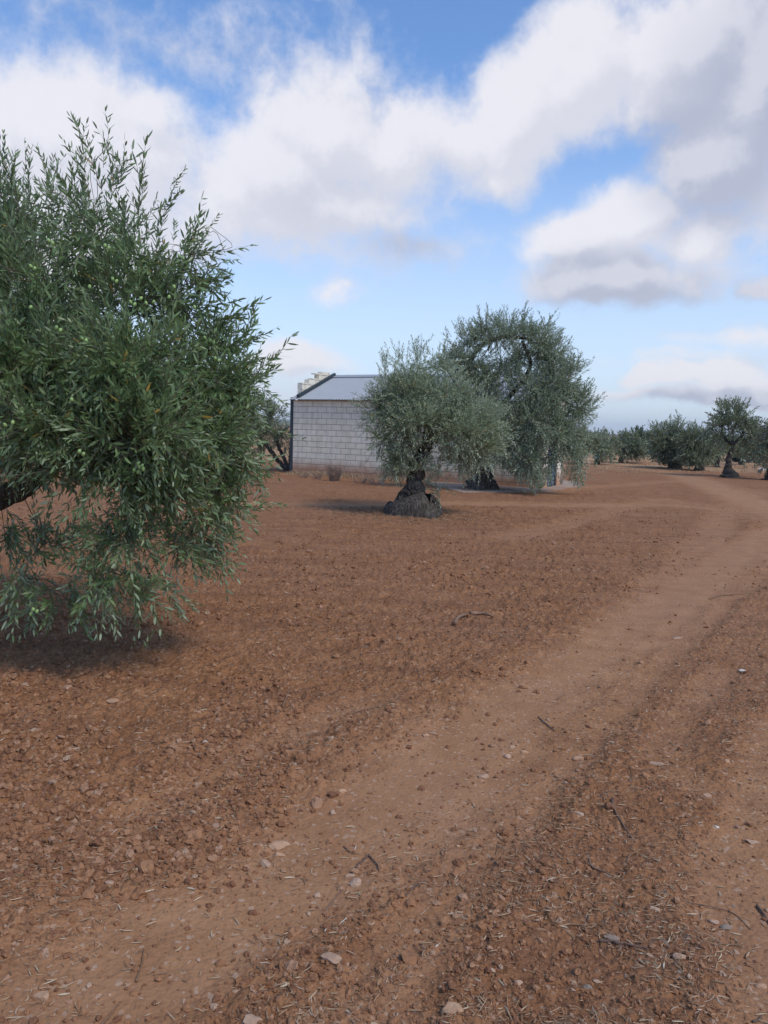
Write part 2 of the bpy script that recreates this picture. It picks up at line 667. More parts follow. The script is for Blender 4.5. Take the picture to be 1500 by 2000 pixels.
def m_block(q):
    P = q.node('ShaderNodeTexCoord').outputs['Object']
    sp = q.node('ShaderNodeSeparateXYZ')
    q.l.new(P, sp.inputs[0])
    r = q.attr('rnd')
    c = q.mix(r, (.80, .71, .55), (.87, .79, .64))
    n = q.noise(P, 5, 5, .65)
    c = q.mix(q.mrange(n, .4, .75, 0, .4), c, (.40, .36, .30))
    # red earth splashed on the lowest courses
    h = q.math('ADD', sp.outputs[2], q.math('MULTIPLY_ADD', q.noise(P, 2.2, 5, .7), -.55, .27))
    s = q.mrange(h, .12, .66, .95, 0, True)
    c = q.mix(s, c, (.46, .235, .135))
    # rain streaks
    sx = q.noise(q.vmath('MULTIPLY', P, (5, 5, .35)), 1.6, 4, .6)
    c = q.mix(q.mrange(sx, .5, .8, 0, .3), c, (.33, .31, .28))
    return bsdf(q, c, .92, q.noise(P, 60, 5, .7), .5, .01, spec=.2)


def m_mortar(q):
    P = q.node('ShaderNodeTexCoord').outputs['Object']
    c = q.mix(q.noise(P, 9, 3, .6), (.20, .165, .13), (.30, .25, .20))
    return bsdf(q, c, .95, spec=.1)


def m_roof(q):
    P = q.node('ShaderNodeTexCoord').outputs['Object']
    n = q.noise(P, 2.2, 5, .6)
    c = q.mix(n, (.38, .385, .38), (.46, .46, .45))
    c = q.mix(q.mrange(q.noise(q.vmath('MULTIPLY', P, (3, .4, 1)), 2.5, 4, .6), .55, .75, 0, .25), c, (.26, .24, .22))
    return bsdf(q, c, .5, spec=.4, metal=.25)


def painted(name, col, rough=.5, dirt=(.2, .12, .08), metal=0.0):
    def f(q):
        P = q.node('ShaderNodeTexCoord').outputs['Object']
        c = q.mix(q.mrange(q.noise(P, 7, 5, .65), .45, .75, 0, .45), col, dirt)
        return bsdf(q, c, rough, q.noise(P, 90, 3, .6), .15, .004, spec=.35, metal=metal)
    return material(name, f)


def m_concrete(q):
    P = opos(q)
    c = q.mix(q.noise(P, 3, 6, .7), (.30, .21, .16), (.42, .32, .25))
    c = q.mix(q.mrange(q.noise(P, .9, 4, .6), .45, .62, 0, .7), c, (.33, .19, .12))
    return bsdf(q, c, .9, q.noise(P, 60, 4, .7), .4, .01, spec=.2)


M = {
    'soil': material('red_soil', m_soil), 'field': material('far_fields', m_field), 'clod': material('soil_clod', m_clod),
    'straw': material('dry_straw', m_straw), 'bark': material('olive_bark', m_bark), 'block': material('concrete_block', m_block),
    'mortar': material('mortar', m_mortar), 'roof': material('corrugated_metal', m_roof), 'concrete': material('dusty_concrete', m_concrete),
    'post': painted('dark_steel', (.030, .048, .060), .55, (.09, .06, .045)),
    'gate': painted('blue_paint', (.045, .085, .16), .55),
    'red': painted('dull_red_paint', (.12, .035, .035), .7),
    'rubber': painted('rubber', (.02, .02, .02), .8),
    'stone': stone_mat('pale_stone', (.38, .24, .155), (.50, .34, .24)),
    'stone_orange': stone_mat('ochre_stone', (.42, .24, .14), (.50, .31, .19)),
    'stone_white': stone_mat('white_stone', (.62, .55, .46), (.74, .68, .58)),
    'stone_grey': stone_mat('grey_stone', (.20, .155, .12), (.30, .24, .19)),
    'wood': stone_mat('dead_wood', (.16, .09, .06), (.27, .17, .11)),
    'wood_dark': stone_mat('dark_twig', (.07, .045, .035), (.16, .11, .085)),
    'leaf': leaf_mat('olive_leaf', (.095, .165, .058), (.215, .300, .122), (.25, .31, .19), .972, .24),
    'leaf_mid': leaf_mat('olive_leaf_silver', (.185, .240, .135), (.330, .390, .235), (.44, .48, .35), .992, .16, .5),
    'leaf_back': leaf_mat('olive_leaf_darker', (.145, .200, .118), (.260, .325, .200), (.37, .41, .31), .992, .16, .5),  # darker leaf tone than the silvery tree, for the tall arching olive
    'leaf_far': leaf_mat('olive_leaf_far', (.125, .155, .080), (.205, .235, .135), (.26, .28, .19), .999, .12, .6),
    'leaf_dark': leaf_mat('dark_evergreen_leaf', (.025, .05, .022), (.045, .075, .035), (.06, .09, .05), .999, .05, .6),
    'twig': painted('olive_twig', (.17, .15, .10), .8, (.09, .08, .05)),
    'olive': painted('green_olive', (.30, .43, .15), .35, (.22, .34, .11)),
    'weed': painted('dry_weed', (.24, .17, .135), .85, (.34, .24, .16)),
}

# ------------------------------------------------------------------ ground sheet (finer near the path the photo looks along)


def build_ground():
    rs = []
    r = 1.2
    while r < 60:
        rs.append(r)
        dep = CAM_H * .0028                      # a constant visual step below the horizon
        step = max(.006, (r * r + CAM_H ** 2) / CAM_H * .0013)
        r += min(step, .22 if r < 30 else .6)
    while r < 5200:
        rs.append(r)
        r *= 1.09
    rs = np.array(rs)
    # angular steps: fine in front, coarse behind
    th = [-PI]
    while th[-1] < PI:
        a = abs(th[-1])
        th.append(th[-1] + (.0021 if a < .62 else min(.12, .0021 + (a - .62) * .12)))
    th = np.array(th[:-1])
    n = len(th)
    A, Rr = np.meshgrid(th, rs)
    X = (Rr * np.sin(A)).ravel(); Y = (Rr * np.cos(A)).ravel()
    tr, berm = zones(X, Y)
    near = (np.sqrt(X * X + Y * Y) < 45)
    Z = np.zeros(len(X))
    Z[near] = soil_height(X[near], Y[near], (tr[near], berm[near]))
    rr = np.sqrt(X * X + Y * Y)
    fade = 1 - sstep(14, 40, rr)
    zl = soil_height(X, Y, (tr, berm), fine=False)
    Z = np.where(near, zl + (Z - zl) * fade, zl * (1 - sstep(45, 90, rr)))
    # small bank at the end of the path
    b = at(1283, 905)
    Z += .22 * np.exp(-(((X - b[0]) / 1.6) ** 2 + ((Y - b[1] - 1) / 1.2) ** 2))
    wob = (fbm(X * .25, Y * .25, 3, 77) - .5) * 12
    straw = sstep(34, 45, Y + wob * .7 + np.abs(X) * .05) * (1 - .8 * tr)
    hb = at(571, 925)
    V = np.stack([X, Y, Z], 1)
    i = np.arange(len(rs) - 1)[:, None] * n
    j = np.arange(n)[None, :]
    jn = (j + 1) % n
    F = np.stack([i + j, i + jn, i + n + jn, i + n + j], -1).reshape(-1, 4)
    F = F[:, ::-1]
    c = len(V)
    V = np.vstack([V, [0, 0, 0]])
    C = np.stack([np.full(n, c), np.arange(n), (np.arange(n) + 1) % n], 1)[:, ::-1]
    me = mesh_from('ground', V, [F, C], [M['soil']], None, True,
                   {'track': np.append(tr, 0), 'straw': np.append(straw, 0)})
    o = link('ground', me)
    tag(o, kind='structure')
    print('ground verts', len(V), 'rings', len(rs), 'cols', n)


build_ground()


def build_hills():
    # low far country: a real rolling sheet beyond the grove, rising towards the left
    ths = np.linspace(-1.2, 1.2, 220)
    rs = np.linspace(420, 3600, 60)
    A, Rr = np.meshgrid(ths, rs)
    X = Rr * np.sin(A); Y = Rr * np.cos(A)
    ramp = sstep(420, 1500, Rr)
    side = .20 + .95 * sstep(.15, -.35, A) + .25 * sstep(.3, .6, A)
    Z = -1.5 + ramp * (6 + 22 * fbm(X * .0011 + 5, Y * .0011, 4, 91)) * side * (Rr / 1800)
    V = np.stack([X.ravel(), Y.ravel(), Z.ravel()], 1)
    n = len(ths)
    i = np.arange(len(rs) - 1)[:, None] * n
    j = np.arange(n - 1)[None, :]
    F = np.stack([i + j, i + n + j, i + n + j + 1, i + j + 1], -1).reshape(-1, 4)[:, ::-1]
    o = link('hills', mesh_from('hills', V, [F], [M['field']], None, True))
    tag(o, kind='structure')


build_hills()

# ------------------------------------------------------------------ store building of concrete blocks
A0 = at(571, 925); B0 = at(1055, 957)
ua = (B0 - A0)[:2]
HL = float(np.linalg.norm(ua)); ua = ua / HL
na = np.array([-ua[1], ua[0]])
if na[1] < 0: na = -na
HW = 2.15
rzh = math.atan2(ua[1], ua[0])
hut = empty('block_shed', (A0[0], A0[1], 0), 'low white concrete block shed with a grey corrugated roof behind the olive trees', 'shed', rz=rzh)
# local: x along front wall, y to the back, z up
CH = .196


def eave(y): return 2.60 + y * .405


def block_wall(p0, d, length, nrm, topf, thick=.2, z0=-.02, name='wall', off=0):
    """real block courses standing 5 mm proud of a mortar core"""
    mb = MB()
    rg = random.Random(int(length * 100) + off)
    d = np.array(d, float); nr = np.array(nrm, float); p0 = np.array(p0, float)
    M3 = np.stack([np.append(d, 0), np.append(nr, 0), [0, 0, 1]], 1)
    k = 0
    z = z0
    while z < 5:
        sh = .2 * (k % 2)
        x = -sh
        any_ = False
        while x < length - .02:
            a = max(x, 0); b = min(x + .4, length)
            if b - a > .03:
                ztop = min(z + CH, topf((a + b) / 2))
                if ztop - z > .03:
                    any_ = True
                    g = .0075
                    jit = rg.uniform(0, .003)
                    c2 = p0 + d * (a + b) / 2
                    mb.box((c2[0], c2[1], (z + ztop) / 2), (b - a - 2 * g, thick + jit * 2, ztop - z - 2 * g), M3, 0, rg.random())
            x += .4
        if not any_:
            break
        z += CH
        k += 1
    # mortar core as thin slices between the ends
    nn = max(1, int(length / .4))
    for i in range(nn):
        a = i * length / nn; b = (i + 1) * length / nn
        t = min(topf(a + .02), topf(b - .02), 2.75 if name == 'gable_wall' else 9) - .012
        c2 = p0 + d * (a + b) / 2
        mb.box((c2[0], c2[1], (z0 + t) / 2), (b - a, thick - .012, t - z0), M3, 1)
    return mb.build(name, [M['block'], M['mortar']], hut)


block_wall((0, .1), (1, 0), HL, (0, 1), lambda t: 2.56)
block_wall((0, HW - .1), (1, 0), HL, (0, 1), lambda t: 3.38, off=3)


def stepf(t):
    return 3.17 + .196 * math.floor(max(0, (t - .05)) / .40)


stp = block_wall((.1, .22), (0, 1), HW - .44, (1, 0), lambda t: min(stepf(t), 3.64), name='gable_wall', off=7)
# right end: short lintel wall over the gateway carried by two pillars
mb = MB()
rg = random.Random(4)
for py_ in (.22 + .2, HW - .42):
    mb = MB()
    for k in range(13):
        mb.box((HL - .12, py_, -.02 + CH * (k + .5)), (.24 - .01, .4 - .012, CH - .014), None, 0, rg.random())
    mb.box((HL - .12, py_, 1.26), (.22, .386, 2.53), None, 1)
    mb.build('pillar', [M['block'], M['mortar']], hut)
mb = MB()
for k in range(5):
    for i in range(6):
        a = .22 + i * .4 - .2 * (k % 2)
        a0 = max(a, .22); a1 = min(a + .4, HW - .22)
        z = 2.53 + CH * k
        if a1 - a0 < .05 or z + CH > eave((a0 + a1) / 2) + .25: continue
        mb.box((HL - .12, (a0 + a1) / 2, z + CH / 2), (.24, a1 - a0 - .014, CH - .014), None, 0, rg.random())
mb.box((HL - .12, HW / 2, 2.60), (.225, HW - .45, .13), None, 1)
mb.build('lintel', [M['block'], M['mortar']], hut)
# corrugated roof
nx = 360
xs = np.linspace(-.06, HL + .12, nx)
ys = np.array([-.16, HW * .33, HW * .66, HW + .05])
V = []
for k, th in enumerate((0, -.012)):
    for y in ys:
        V.append(np.stack([xs, np.full(nx, y), eave(y) + .045 + np.sin(xs * 2 * PI / .11) * .014 + th], 1))
V = np.concatenate(V)
F = []
ny = len(ys)
ii = np.arange(nx - 1)
for a in range(ny - 1):
    F.append(np.stack([a * nx + ii, a * nx + ii + 1, (a + 1) * nx + ii + 1, (a + 1) * nx + ii], 1))
    o2 = ny * nx
    F.append(np.stack([o2 + a * nx + ii, o2 + (a + 1) * nx + ii, o2 + (a + 1) * nx + ii + 1, o2 + a * nx + ii + 1], 1))
for a in (0, ny - 1):
    F.append(np.stack([a * nx + ii, ny * nx + a * nx + ii, ny * nx + a * nx + ii + 1, a * nx + ii + 1], 1))
roof = link('roof', mesh_from('roof', V, [np.concatenate(F)], [M['roof']], None, False), hut)
mb = MB()
mb.box((HL / 2 + .05, HW - .06, eave(HW - .06) + .072), (HL + .1, .26, .012), np.array(Matrix.Rotation(math.atan(.405), 3, 'X')))
mb.box((HL / 2 + .05, HW + .105, eave(HW) + .05), (HL + .1, .012, .08))
mb.build('ridge_cap', M['roof'], roof)
# dark flashing up the rake against the stepped gable
mb = MB()
sl = math.atan(.405)
Mx = np.array(Matrix.Rotation(sl, 3, 'X'))
Lr = (HW + .1) / math.cos(sl)
mb.box((.245, HW / 2 - .03, eave(HW / 2 - .03) + .115), (.10, Lr, .10), Mx)
mb.build('flashing', M['post'], roof)
# corner post
mb = MB()
mb.box((-.055, .05, 1.32), (.11, .15, 2.66))
mb.box((-.045, .06, .02), (.16, .2, .03))
mb.build('corner_post', M['post'], hut)
# gate
gate = MB()
gate.box((HL - .08, HW / 2, 1.15), (.03, HW - 1.25, 2.2))
g_o = gate.build('gate', M['gate'], hut)
mb = MB()
for yy in (.63, HW / 2, HW - .63):
    mb.box((HL - .055, yy, 1.15), (.04, .05, 2.24))
for zz in (.06, 1.15, 2.24):
    mb.box((HL - .05, HW / 2, zz), (.034, HW - 1.34, .05))
mb.build('gate_frame', M['post'], g_o)
mb = MB()
mb.tube([(HL - .02, HW / 2 - .06, 1.0), (HL + .03, HW / 2 - .06, 1.02), (HL + .03, HW / 2 - .06, 1.16), (HL - .02, HW / 2 - .06, 1.18)], .012, 6)
mb.build('handle', M['post'], g_o)

# concrete apron round the shed
mb = MB()
rg = random.Random(12)


def slab(mb, pts, top, bot=-.12):
    n = len(pts)
    V = [(x, y, top) for x, y in pts] + [(x, y, bot) for x, y in pts]
    F = [tuple(range(n))] + [(i, i + n, (i + 1) % n + n, (i + 1) % n) for i in range(n)]
    # wanted outward normals are not important for an opaque slab
    mb.add(V, F)


def H2W(x, y):
    q = A0[:2] + ua * x + na * y
    return q


outl = []
for (x, y) in [(HL + .02, -.5), (HL * .45, -.55), (HL * .42, -.02)]:
    outl.append(H2W(x, y))
edge = [at(905, 966), at(1010, 964), at(1085, 960), at(1133, 951), at(1128, 944), at(1100, 941)]
ptsa = [tuple(p[:2]) for p in edge] + [tuple(H2W(HL + .0, HW)), tuple(H2W(HL + .0, -.03)), tuple(H2W(HL * .55, -.03))]
# roughen outline
rough = []
for i in range(len(ptsa)):
    a = np.array(ptsa[i]); b = np.array(ptsa[(i + 1) % len(ptsa)])
    for t in np.arange(0, 1, .125):
        q = a + (b - a) * t
        rough.append((q[0] + rg.uniform(-.05, .05), q[1] + rg.uniform(-.05, .05)))
slab(mb, rough, .055)
ap = mb.build('pavement', M['concrete'])
tag(ap, kind='structure')

# ------------------------------------------------------------------ olive trees


def make_twig(rg, L, pairs, ll, lw, detail, spread=.85, stem_r=.0022):
    """a shoot along +Z; returns V, F(tri), mat, leaf id per vertex (-1 = stem)"""
    V = []; F = []; mt = []; lid = []
    bend = np.array([rg.uniform(-.25, .25), rg.uniform(-.25, .25)])

    def axis(t):
        return np.array([bend[0] * L * t * t, bend[1] * L * t * t, L * t])
    # stem, three sided
    ns = 3
    for k in range(ns + 1):
        t = k / ns
        c = axis(t)
        r = stem_r * (1 - .7 * t)
        for a in range(3):
            V.append(c + np.array([math.cos(a * 2.094) * r, math.sin(a * 2.094) * r, 0])); lid.append(-1)
    for k in range(ns):
        for a in range(3):
            b = (a + 1) % 3
            F.append((k * 3 + a, k * 3 + b, k * 3 + 3 + b)); F.append((k * 3 + a, k * 3 + 3 + b, k * 3 + 3 + a)); mt += [1, 1]
    n = 0
    for p in range(pairs):
        t = (p + .8) / (pairs + .3)
        c = axis(t)
        base_az = p * 1.62 + rg.uniform(-.3, .3)
        for sd_ in (0, 1):
            if rg.random() < .06: continue
            az = base_az + sd_ * PI + rg.uniform(-.35, .35)
            tilt = spread * rg.uniform(.65, 1.25) * (1 - .35 * t)
            d = np.array([math.cos(az) * math.sin(tilt), math.sin(az) * math.sin(tilt), math.cos(tilt)])
            side = np.array([-math.sin(az), math.cos(az), 0.0])
            tw = rg.uniform(-.7, .7)
            nrm = np.cross(d, side)
            side = side * math.cos(tw) + nrm * math.sin(tw)
            nrm = np.cross(side, d)
            l = ll * rg.uniform(.7, 1.15) * (1 - .25 * max(0, t - .7) / .3)
            wd = lw * rg.uniform(.8, 1.2)
            cv = rg.uniform(-.12, .22)
            b = len(V)
            if detail:
                P = [c, c + d * l * .3 + side * wd * .46, c + d * l * .3 - side * wd * .46,
                     c + d * l * .68 + side * wd * .42 - nrm * l * cv * .35, c + d * l * .68 - side * wd * .42 - nrm * l * cv * .35,
                     c + d * l - nrm * l * cv]
                V += P; lid += [n] * 6
                F += [(b, b + 2, b + 1), (b + 1, b + 2, b + 4), (b + 1, b + 4, b + 3), (b + 3, b + 4, b + 5)]; mt += [0] * 4
            else:
                P = [c, c + d * l * .45 + side * wd * .5, c + d * l * .45 - side * wd * .5, c + d * l - nrm * l * cv * .6]
                V += P; lid += [n] * 4
                F += [(b, b + 2, b + 1), (b + 1, b + 2, b + 3)]; mt += [0] * 2
            n += 1
    return np.array(V), np.array(F), np.array(mt), np.array(lid), n


def rot_frames(D, rng):
    D = D / (np.linalg.norm(D, axis=1)[:, None] + 1e-9)
    ref = rng.normal(size=D.shape)
    U = np.cross(D, ref); U /= np.linalg.norm(U, axis=1)[:, None] + 1e-9
    W = np.cross(D, U)
    return np.stack([U, W, D], 2)            # columns


def scatter(twigs, P, D, Sc, rng):
    """returns V, F, matidx, rnd for all shoots"""
    Vs, Fs, Ms, As = [], [], [], []
    n0 = 0
    which = rng.integers(0, len(twigs), len(P))
    fr = rot_frames(D, rng)
    for k, (V, F, mt, lid, nl) in enumerate(twigs):
        idx = np.where(which == k)[0]
        if len(idx) == 0: continue
        W = np.einsum('nij,vj->nvi', fr[idx], V) * Sc[idx][:, None, None] + P[idx][:, None, :]
        m = len(idx)
        r = rng.random((m, nl + 1))
        shoot = rng.random((m, 1))
        r = np.clip(r * .65 + shoot * .35, 0, 1)
        # keep a few truly old, yellow leaves
        yl = rng.random((m, nl + 1)) < .012
        r = np.where(yl, 1.0, r * .96)
        a = r[:, np.where(lid < 0, nl, lid)]
        Vs.append(W.reshape(-1, 3)); As.append(a.ravel())
        off = (np.arange(m) * len(V))[:, None, None] + n0
        Fs.append((F[None] + off).reshape(-1, 3)); Ms.append(np.tile(mt, m))
        n0 += m * len(V)
    return np.concatenate(Vs), np.concatenate(Fs), np.concatenate(Ms), np.concatenate(As)


def sample_clumps(clumps, Y0, rng, density, shell=2.2, clus=.08):
    """clumps: px, py, dY, rx, ry, (weight, mode) -> points, outward dirs; metres from pixels at their depth"""
    P, D, C, G = [], [], [], []
    for ci, c in enumerate(clumps):
        px, py, dY, rx, ry = c[:5]
        wt = c[5] if len(c) > 5 else 1.0
        mode = c[6] if len(c) > 6 else 0.0          # +1 upright shoots, -1 weeping
        Y = Y0 + dY
        cen = atY(px, py, Y)
        s = Y / 1500
        rad = np.array([rx * s, (rx + ry) * .5 * s * 1.05, ry * s])
        vol = rad[0] * rad[1] * rad[2] * 4.19
        n = int(density * wt * vol ** .8)
        K = 9
        m = max(2, n // K)
        u = rng.normal(size=(m, 3)); u /= np.linalg.norm(u, axis=1)[:, None]
        r = rng.random(m) ** (1 / shell)
        pc = cen + u * rad * r[:, None]
        u = np.repeat(u, K, 0)
        w_ = rng.normal(size=(m * K, 3))
        p = np.repeat(pc, K, 0) + w_ * clus * np.array([1, 1, .8])
        n = m * K
        w_ /= np.linalg.norm(w_, axis=1)[:, None]
        d = u * np.array([1, 1, .8]) * .75 + w_ * .75
        zb = np.where(u[:, 2] > 0, .55, -.35) + mode * 1.2
        d[:, 2] += zb
        P.append(p); D.append(d + rng.normal(size=d.shape) * .15); C.append(cen); G.append(np.full(n, ci))
    return np.concatenate(P), np.concatenate(D), C, np.concatenate(G)


def grow_tree(name, label, group, base, Y0, clumps, stems, leafm, twig_args, density, seed, detail, extra=None, sub=16, flare=None, cat='tree', tscale=(.8, 1.25), minz=.12, loose=True):
    """stems: list of (points px/py/dY or world, r0, r1) - the trunk and its main limbs"""
    rng = np.random.default_rng(seed)
    rg = random.Random(seed)
    root = empty(name, (base[0], base[1], 0), label, cat, group)
    o3 = np.array([base[0], base[1], 0.0])
    # trunk with limbs
    tb = MB()
    ends = []
    for si, (pts, r0, r1) in enumerate(stems):
        W = np.array([atY(p[0], p[1], Y0 + p[2]) if p[1] > 100 else np.array(p[:3]) for p in pts])
        C = catmull(W, 7)
        C[1:-1] += rng.normal(size=(len(C) - 2, 3)) * r1 * .25
        t = np.linspace(0, 1, len(C))
        rad = r0 + (r1 - r0) * t ** .8
        ph = rg.uniform(0, 6)
        if si == 0 and flare:
            fl, fh = flare
            hgt = C[:, 2] - C[0, 2]
            rad = rad + fl * np.exp(-(hgt / fh) ** 1.25)
            C = catmull(C, 4)
            rad = np.interp(np.linspace(0, 1, len(C)), t, rad)

        def rf(tt, ang, ph=ph, si=si):
            k = (.20 if si == 0 else .10)
            return 1 + k * np.sin(3 * ang + ph + tt * 3) * .5 + k * .8 * np.sin(5 * ang + ph * 2 + tt * 5) + k * .6 * np.sin(9 * ang + ph + tt * 9) + rng.normal(size=len(ang)) * (.05 if detail else .0)
        tb.tube(C - o3, rad, 28 if (si == 0 and detail) else (12 if r0 > .03 else 7), rf=rf)
        ends += [(C[j], rad[j]) for j in range(len(C) // 2, len(C), 3)]
    P, D, Cn, G = sample_clumps(clumps, Y0, rng, density, clus=twig_args[0] * .33)
    if extra:
        for (px, py, dY, dx, dy, n, L) in extra:      # long separate shoots
            b = atY(px, py, Y0 + dY)
            dr = np.array([dx, rg.uniform(-.2, .2), -dy]); dr /= np.linalg.norm(dr)
            for k in range(n):
                P = np.vstack([P, b + dr * L * k / n]); D = np.vstack([D, dr + rng.normal(size=3) * .22]); G = np.append(G, -1)
    # fine branches: limb -> clump centre -> shoots, inside the crown
    cb_ = MB()
    epos = np.array([e[0] for e in ends])
    for ci, c in enumerate(Cn):
        k = int(np.argmin(((epos - c) ** 2).sum(1)))
        a, ra = ends[k]
        if len(clumps[ci]) > 6 and clumps[ci][6] <= -.3:      # hanging shoots come off the mass above
            up_ = [q for q in Cn if q[2] > c[2] + .12]
            a = min(up_, key=lambda q: ((q - c) ** 2).sum()); ra = .012
        mid = (a + c) / 2 + rng.normal(size=3) * .08 * np.linalg.norm(c - a)
        mid[2] += .12 * np.linalg.norm(c - a)
        Cc = catmull([a, mid, c], 5)
        rr = min(ra * .45, .018) * min(1, .35 + .8 * (clumps[ci][5] if len(clumps[ci]) > 5 else 1))
        tb.tube(Cc - o3, np.linspace(rr, rr * .4, len(Cc)), 6, cap=False)
        ids = np.where(G == ci)[0]
        for q in ids[rng.permutation(len(ids))[:sub]]:
            e = P[q]
            m2 = (c + e) / 2 + rng.normal(size=3) * .06
            Cq = catmull([c, m2, e], 4)
            cb_.tube(Cq - o3, np.linspace(min(rr * .38, .0045), .0018, len(Cq)), 4, mat=1, cap=False)
    keep = P[:, 2] > minz
    P = P[keep]; D = D[keep]
    D[:, 2] = np.where(P[:, 2] < .35, np.abs(D[:, 2]) * .3, D[:, 2])
    L, pairs, ll, lw, spread = twig_args
    tw = [make_twig(rg, L * rg.uniform(.75, 1.2), pairs, ll, lw, detail, spread) for _ in range(7)]
    Sc = rng.uniform(tscale[0], tscale[1], len(P))
    Dn = D / np.linalg.norm(D, axis=1)[:, None]
    V, F, mi, A_ = scatter(tw, P - Dn * (L * .45 * Sc)[:, None] - o3, D, Sc, rng)
    nb = len(V)
    tb.build('trunk', [M['bark']], root, smooth=True)
    cf = []; cm = []
    cV = np.concatenate(cb_.V) if cb_.V else np.zeros((0, 3))
    for (k, m_), fs in cb_.F.items():
        f = np.concatenate(fs) + nb
        cf.append(f); cm.append(np.full(len(f), 1))
    me = mesh_from('crown', np.vstack([V, cV]), [F] + cf, [leafm, M['twig']], [mi] + cm, False,
                   {'rnd': np.concatenate([A_, np.full(len(cV), .5)])})
    link('crown', me, root)
    print(name, 'shoots', len(P), 'faces', len(me.polygons))
    return root, P, Dn


# --- near tree, left edge of the photo
Yn = 4.9
near_clumps = [
    (40, 422, 0.2, 99, 82.8, 0.289, 0.5), (190, 422, 0, 108, 92, 0.289, 0.5), (308, 492, 0, 81, 78.2, 0.306, 0.4), (373, 492, 0, 32.4, 46, 0.34, 0.3), (-60, 520, 0.4, 153, 138, 0.4, 0.2),
    (90, 560, 0, 135, 101.2, 0.45, 0.1), (248, 590, 0, 117, 92, 0.5, 0.1), (368, 620, 0.2, 81, 73.6, 0.6, 0.1), (423, 680, 0.3, 67.5, 55.2, 0.7, 0.1),
    (60, 700, -0.2, 144, 101.2, 0.95, 0), (240, 720, -0.3, 135, 101.2, 1, 0), (378, 750, 0.1, 99, 78.2, 1.1, 0), (458, 760, 0.3, 55.8, 57.04, 0.8, 0.1),
    (100, 830, -0.3, 153, 82.8, 1.25, 0), (268, 850, -0.4, 126, 87.4, 1.3, -0.1), (408, 860, 0, 76.5, 78.2, 1.1, -0.1), (458, 890, 0.2, 37.8, 64.4, 0.7, -0.2),
    (220, 930, -0.3, 81, 64.4, 1.05, -0.3), (318, 960, -0.2, 85.5, 73.6, 1.1, -0.3), (418, 980, 0.1, 52.2, 69, 0.95, -0.4),
    (248, 1050, -0.2, 85.5, 69, 0.65, -0.5), (348, 1070, 0, 54, 69, 0.65, -0.6), (398, 1060, 0.2, 34.2, 46, 0.6, -0.5),
    (200, 1140, -0.2, 85.5, 59.8, 0.5, -0.5), (278, 1160, -0.1, 63, 50.6, 0.5, -0.6), (90, 1060, 0, 76.5, 29.44, 0.6, -0.3), (10, 1050, 0, 49.5, 46, 0.6, -0.5),
    (50, 1130, -0.1, 45, 50.6, 0.35, -0.6), (130, 1170, 0, 49.5, 36.8, 0.35, -0.6), (30, 900, 0, 72, 46, 0.9, -0.1), (-60, 850, 0.2, 108, 110.4, 0.7, 0),
    # the rest of the crown, mostly outside the frame or on the far side
    (-220, 500, .5, 170, 170, .5, .2), (-320, 750, .5, 180, 190, .5, 0), (-200, 950, .2, 120, 120, .4, -.4), (50, 680, 1.3, 210, 130, .35, 0),
    (260, 800, 1.2, 170, 110, .5, 0), (-250, 600, 1.9, 260, 220, .3, 0), (100, 480, 1.0, 160, 90, .25, .3), (-430, 900, .8, 120, 150, .3, -.3),
]
near_extra = [
    (165, 360, 0, -.06, -1, 7, .52), (215, 360, .1, .06, -1, 6, .46), (295, 400, 0, .03, -1, 6, .42), (325, 430, .05, .38, -1, 6, .50), (100, 370, .2, -.02, -1, 5, .36),
    (20, 360, .1, -.1, -1, 6, .38), (55, 380, 0, .05, -1, 5, .36), (260, 420, .1, -.1, -1, 4, .3), (385, 470, .1, .35, -1, 4, .26), (385, 560, .1, .9, -.35, 5, .30),
    (440, 640, .2, .9, -.6, 5, .34), (460, 680, .2, 1, -.35, 5, .32), (490, 750, .3, .9, -.5, 4, .26), (475, 800, .2, 1, -.2, 4, .27), (470, 905, 0, 1, -.1, 3, .2),
    (470, 990, 0, 1, .02, 4, .27), (455, 1030, 0, .9, .5, 3, .16), (410, 570, .1, .9, -.5, 4, .24), (0, 330, .2, -.3, -1, 4, .3),
    (235, 1160, -.1, .1, 1, 3, .22), (60, 1150, 0, .1, 1, 4, .3), (20, 1150, 0, 0, 1, 4, .25), (290, 1180, 0, 0, 1, 2, .15),
]
nb_base = (-3.75, 6.1)
near_stems = [
    ([(nb_base[0], nb_base[1], -.05), (-3.65, 6.0, .5), (-3.45, 5.85, 1.0), (-3.2, 5.7, 1.3)], .30, .17),
    ([(-3.35, 5.75, 1.15), (-60, 985, .6), (20, 965, .35), (62, 940, .25), (150, 860, .3), (240, 760, .4), (300, 640, .5)], .125, .016),
    ([(-3.2, 5.7, 1.25), (-180, 800, .7), (-90, 640, .6), (20, 540, .5)], .12, .016),
    ([(-3.2, 5.7, 1.25), (-300, 760, .8), (-330, 600, .8)], .10, .03),
    ([(-3.2, 5.75, 1.2), (-150, 860, 1.2), (60, 720, 1.3), (220, 700, 1.2)], .09, .016),
]
near_extra = [(a - (18 if a > 250 else 0), b + (24 if b < 480 else 0), c, d, e, f_, g_ * .88) for (a, b, c, d, e, f_, g_) in near_extra]
near_tree, nP, nD = grow_tree('olive_tree', 'large near olive tree at the left edge with drooping branches and green olives', None, nb_base, Yn,
                              near_clumps, near_stems, M['leaf'], (.26, 8, .064, .0125, .9), 1400, 11, True, near_extra, flare=(.25, .25), minz=.16, tscale=(.6, 1.3))
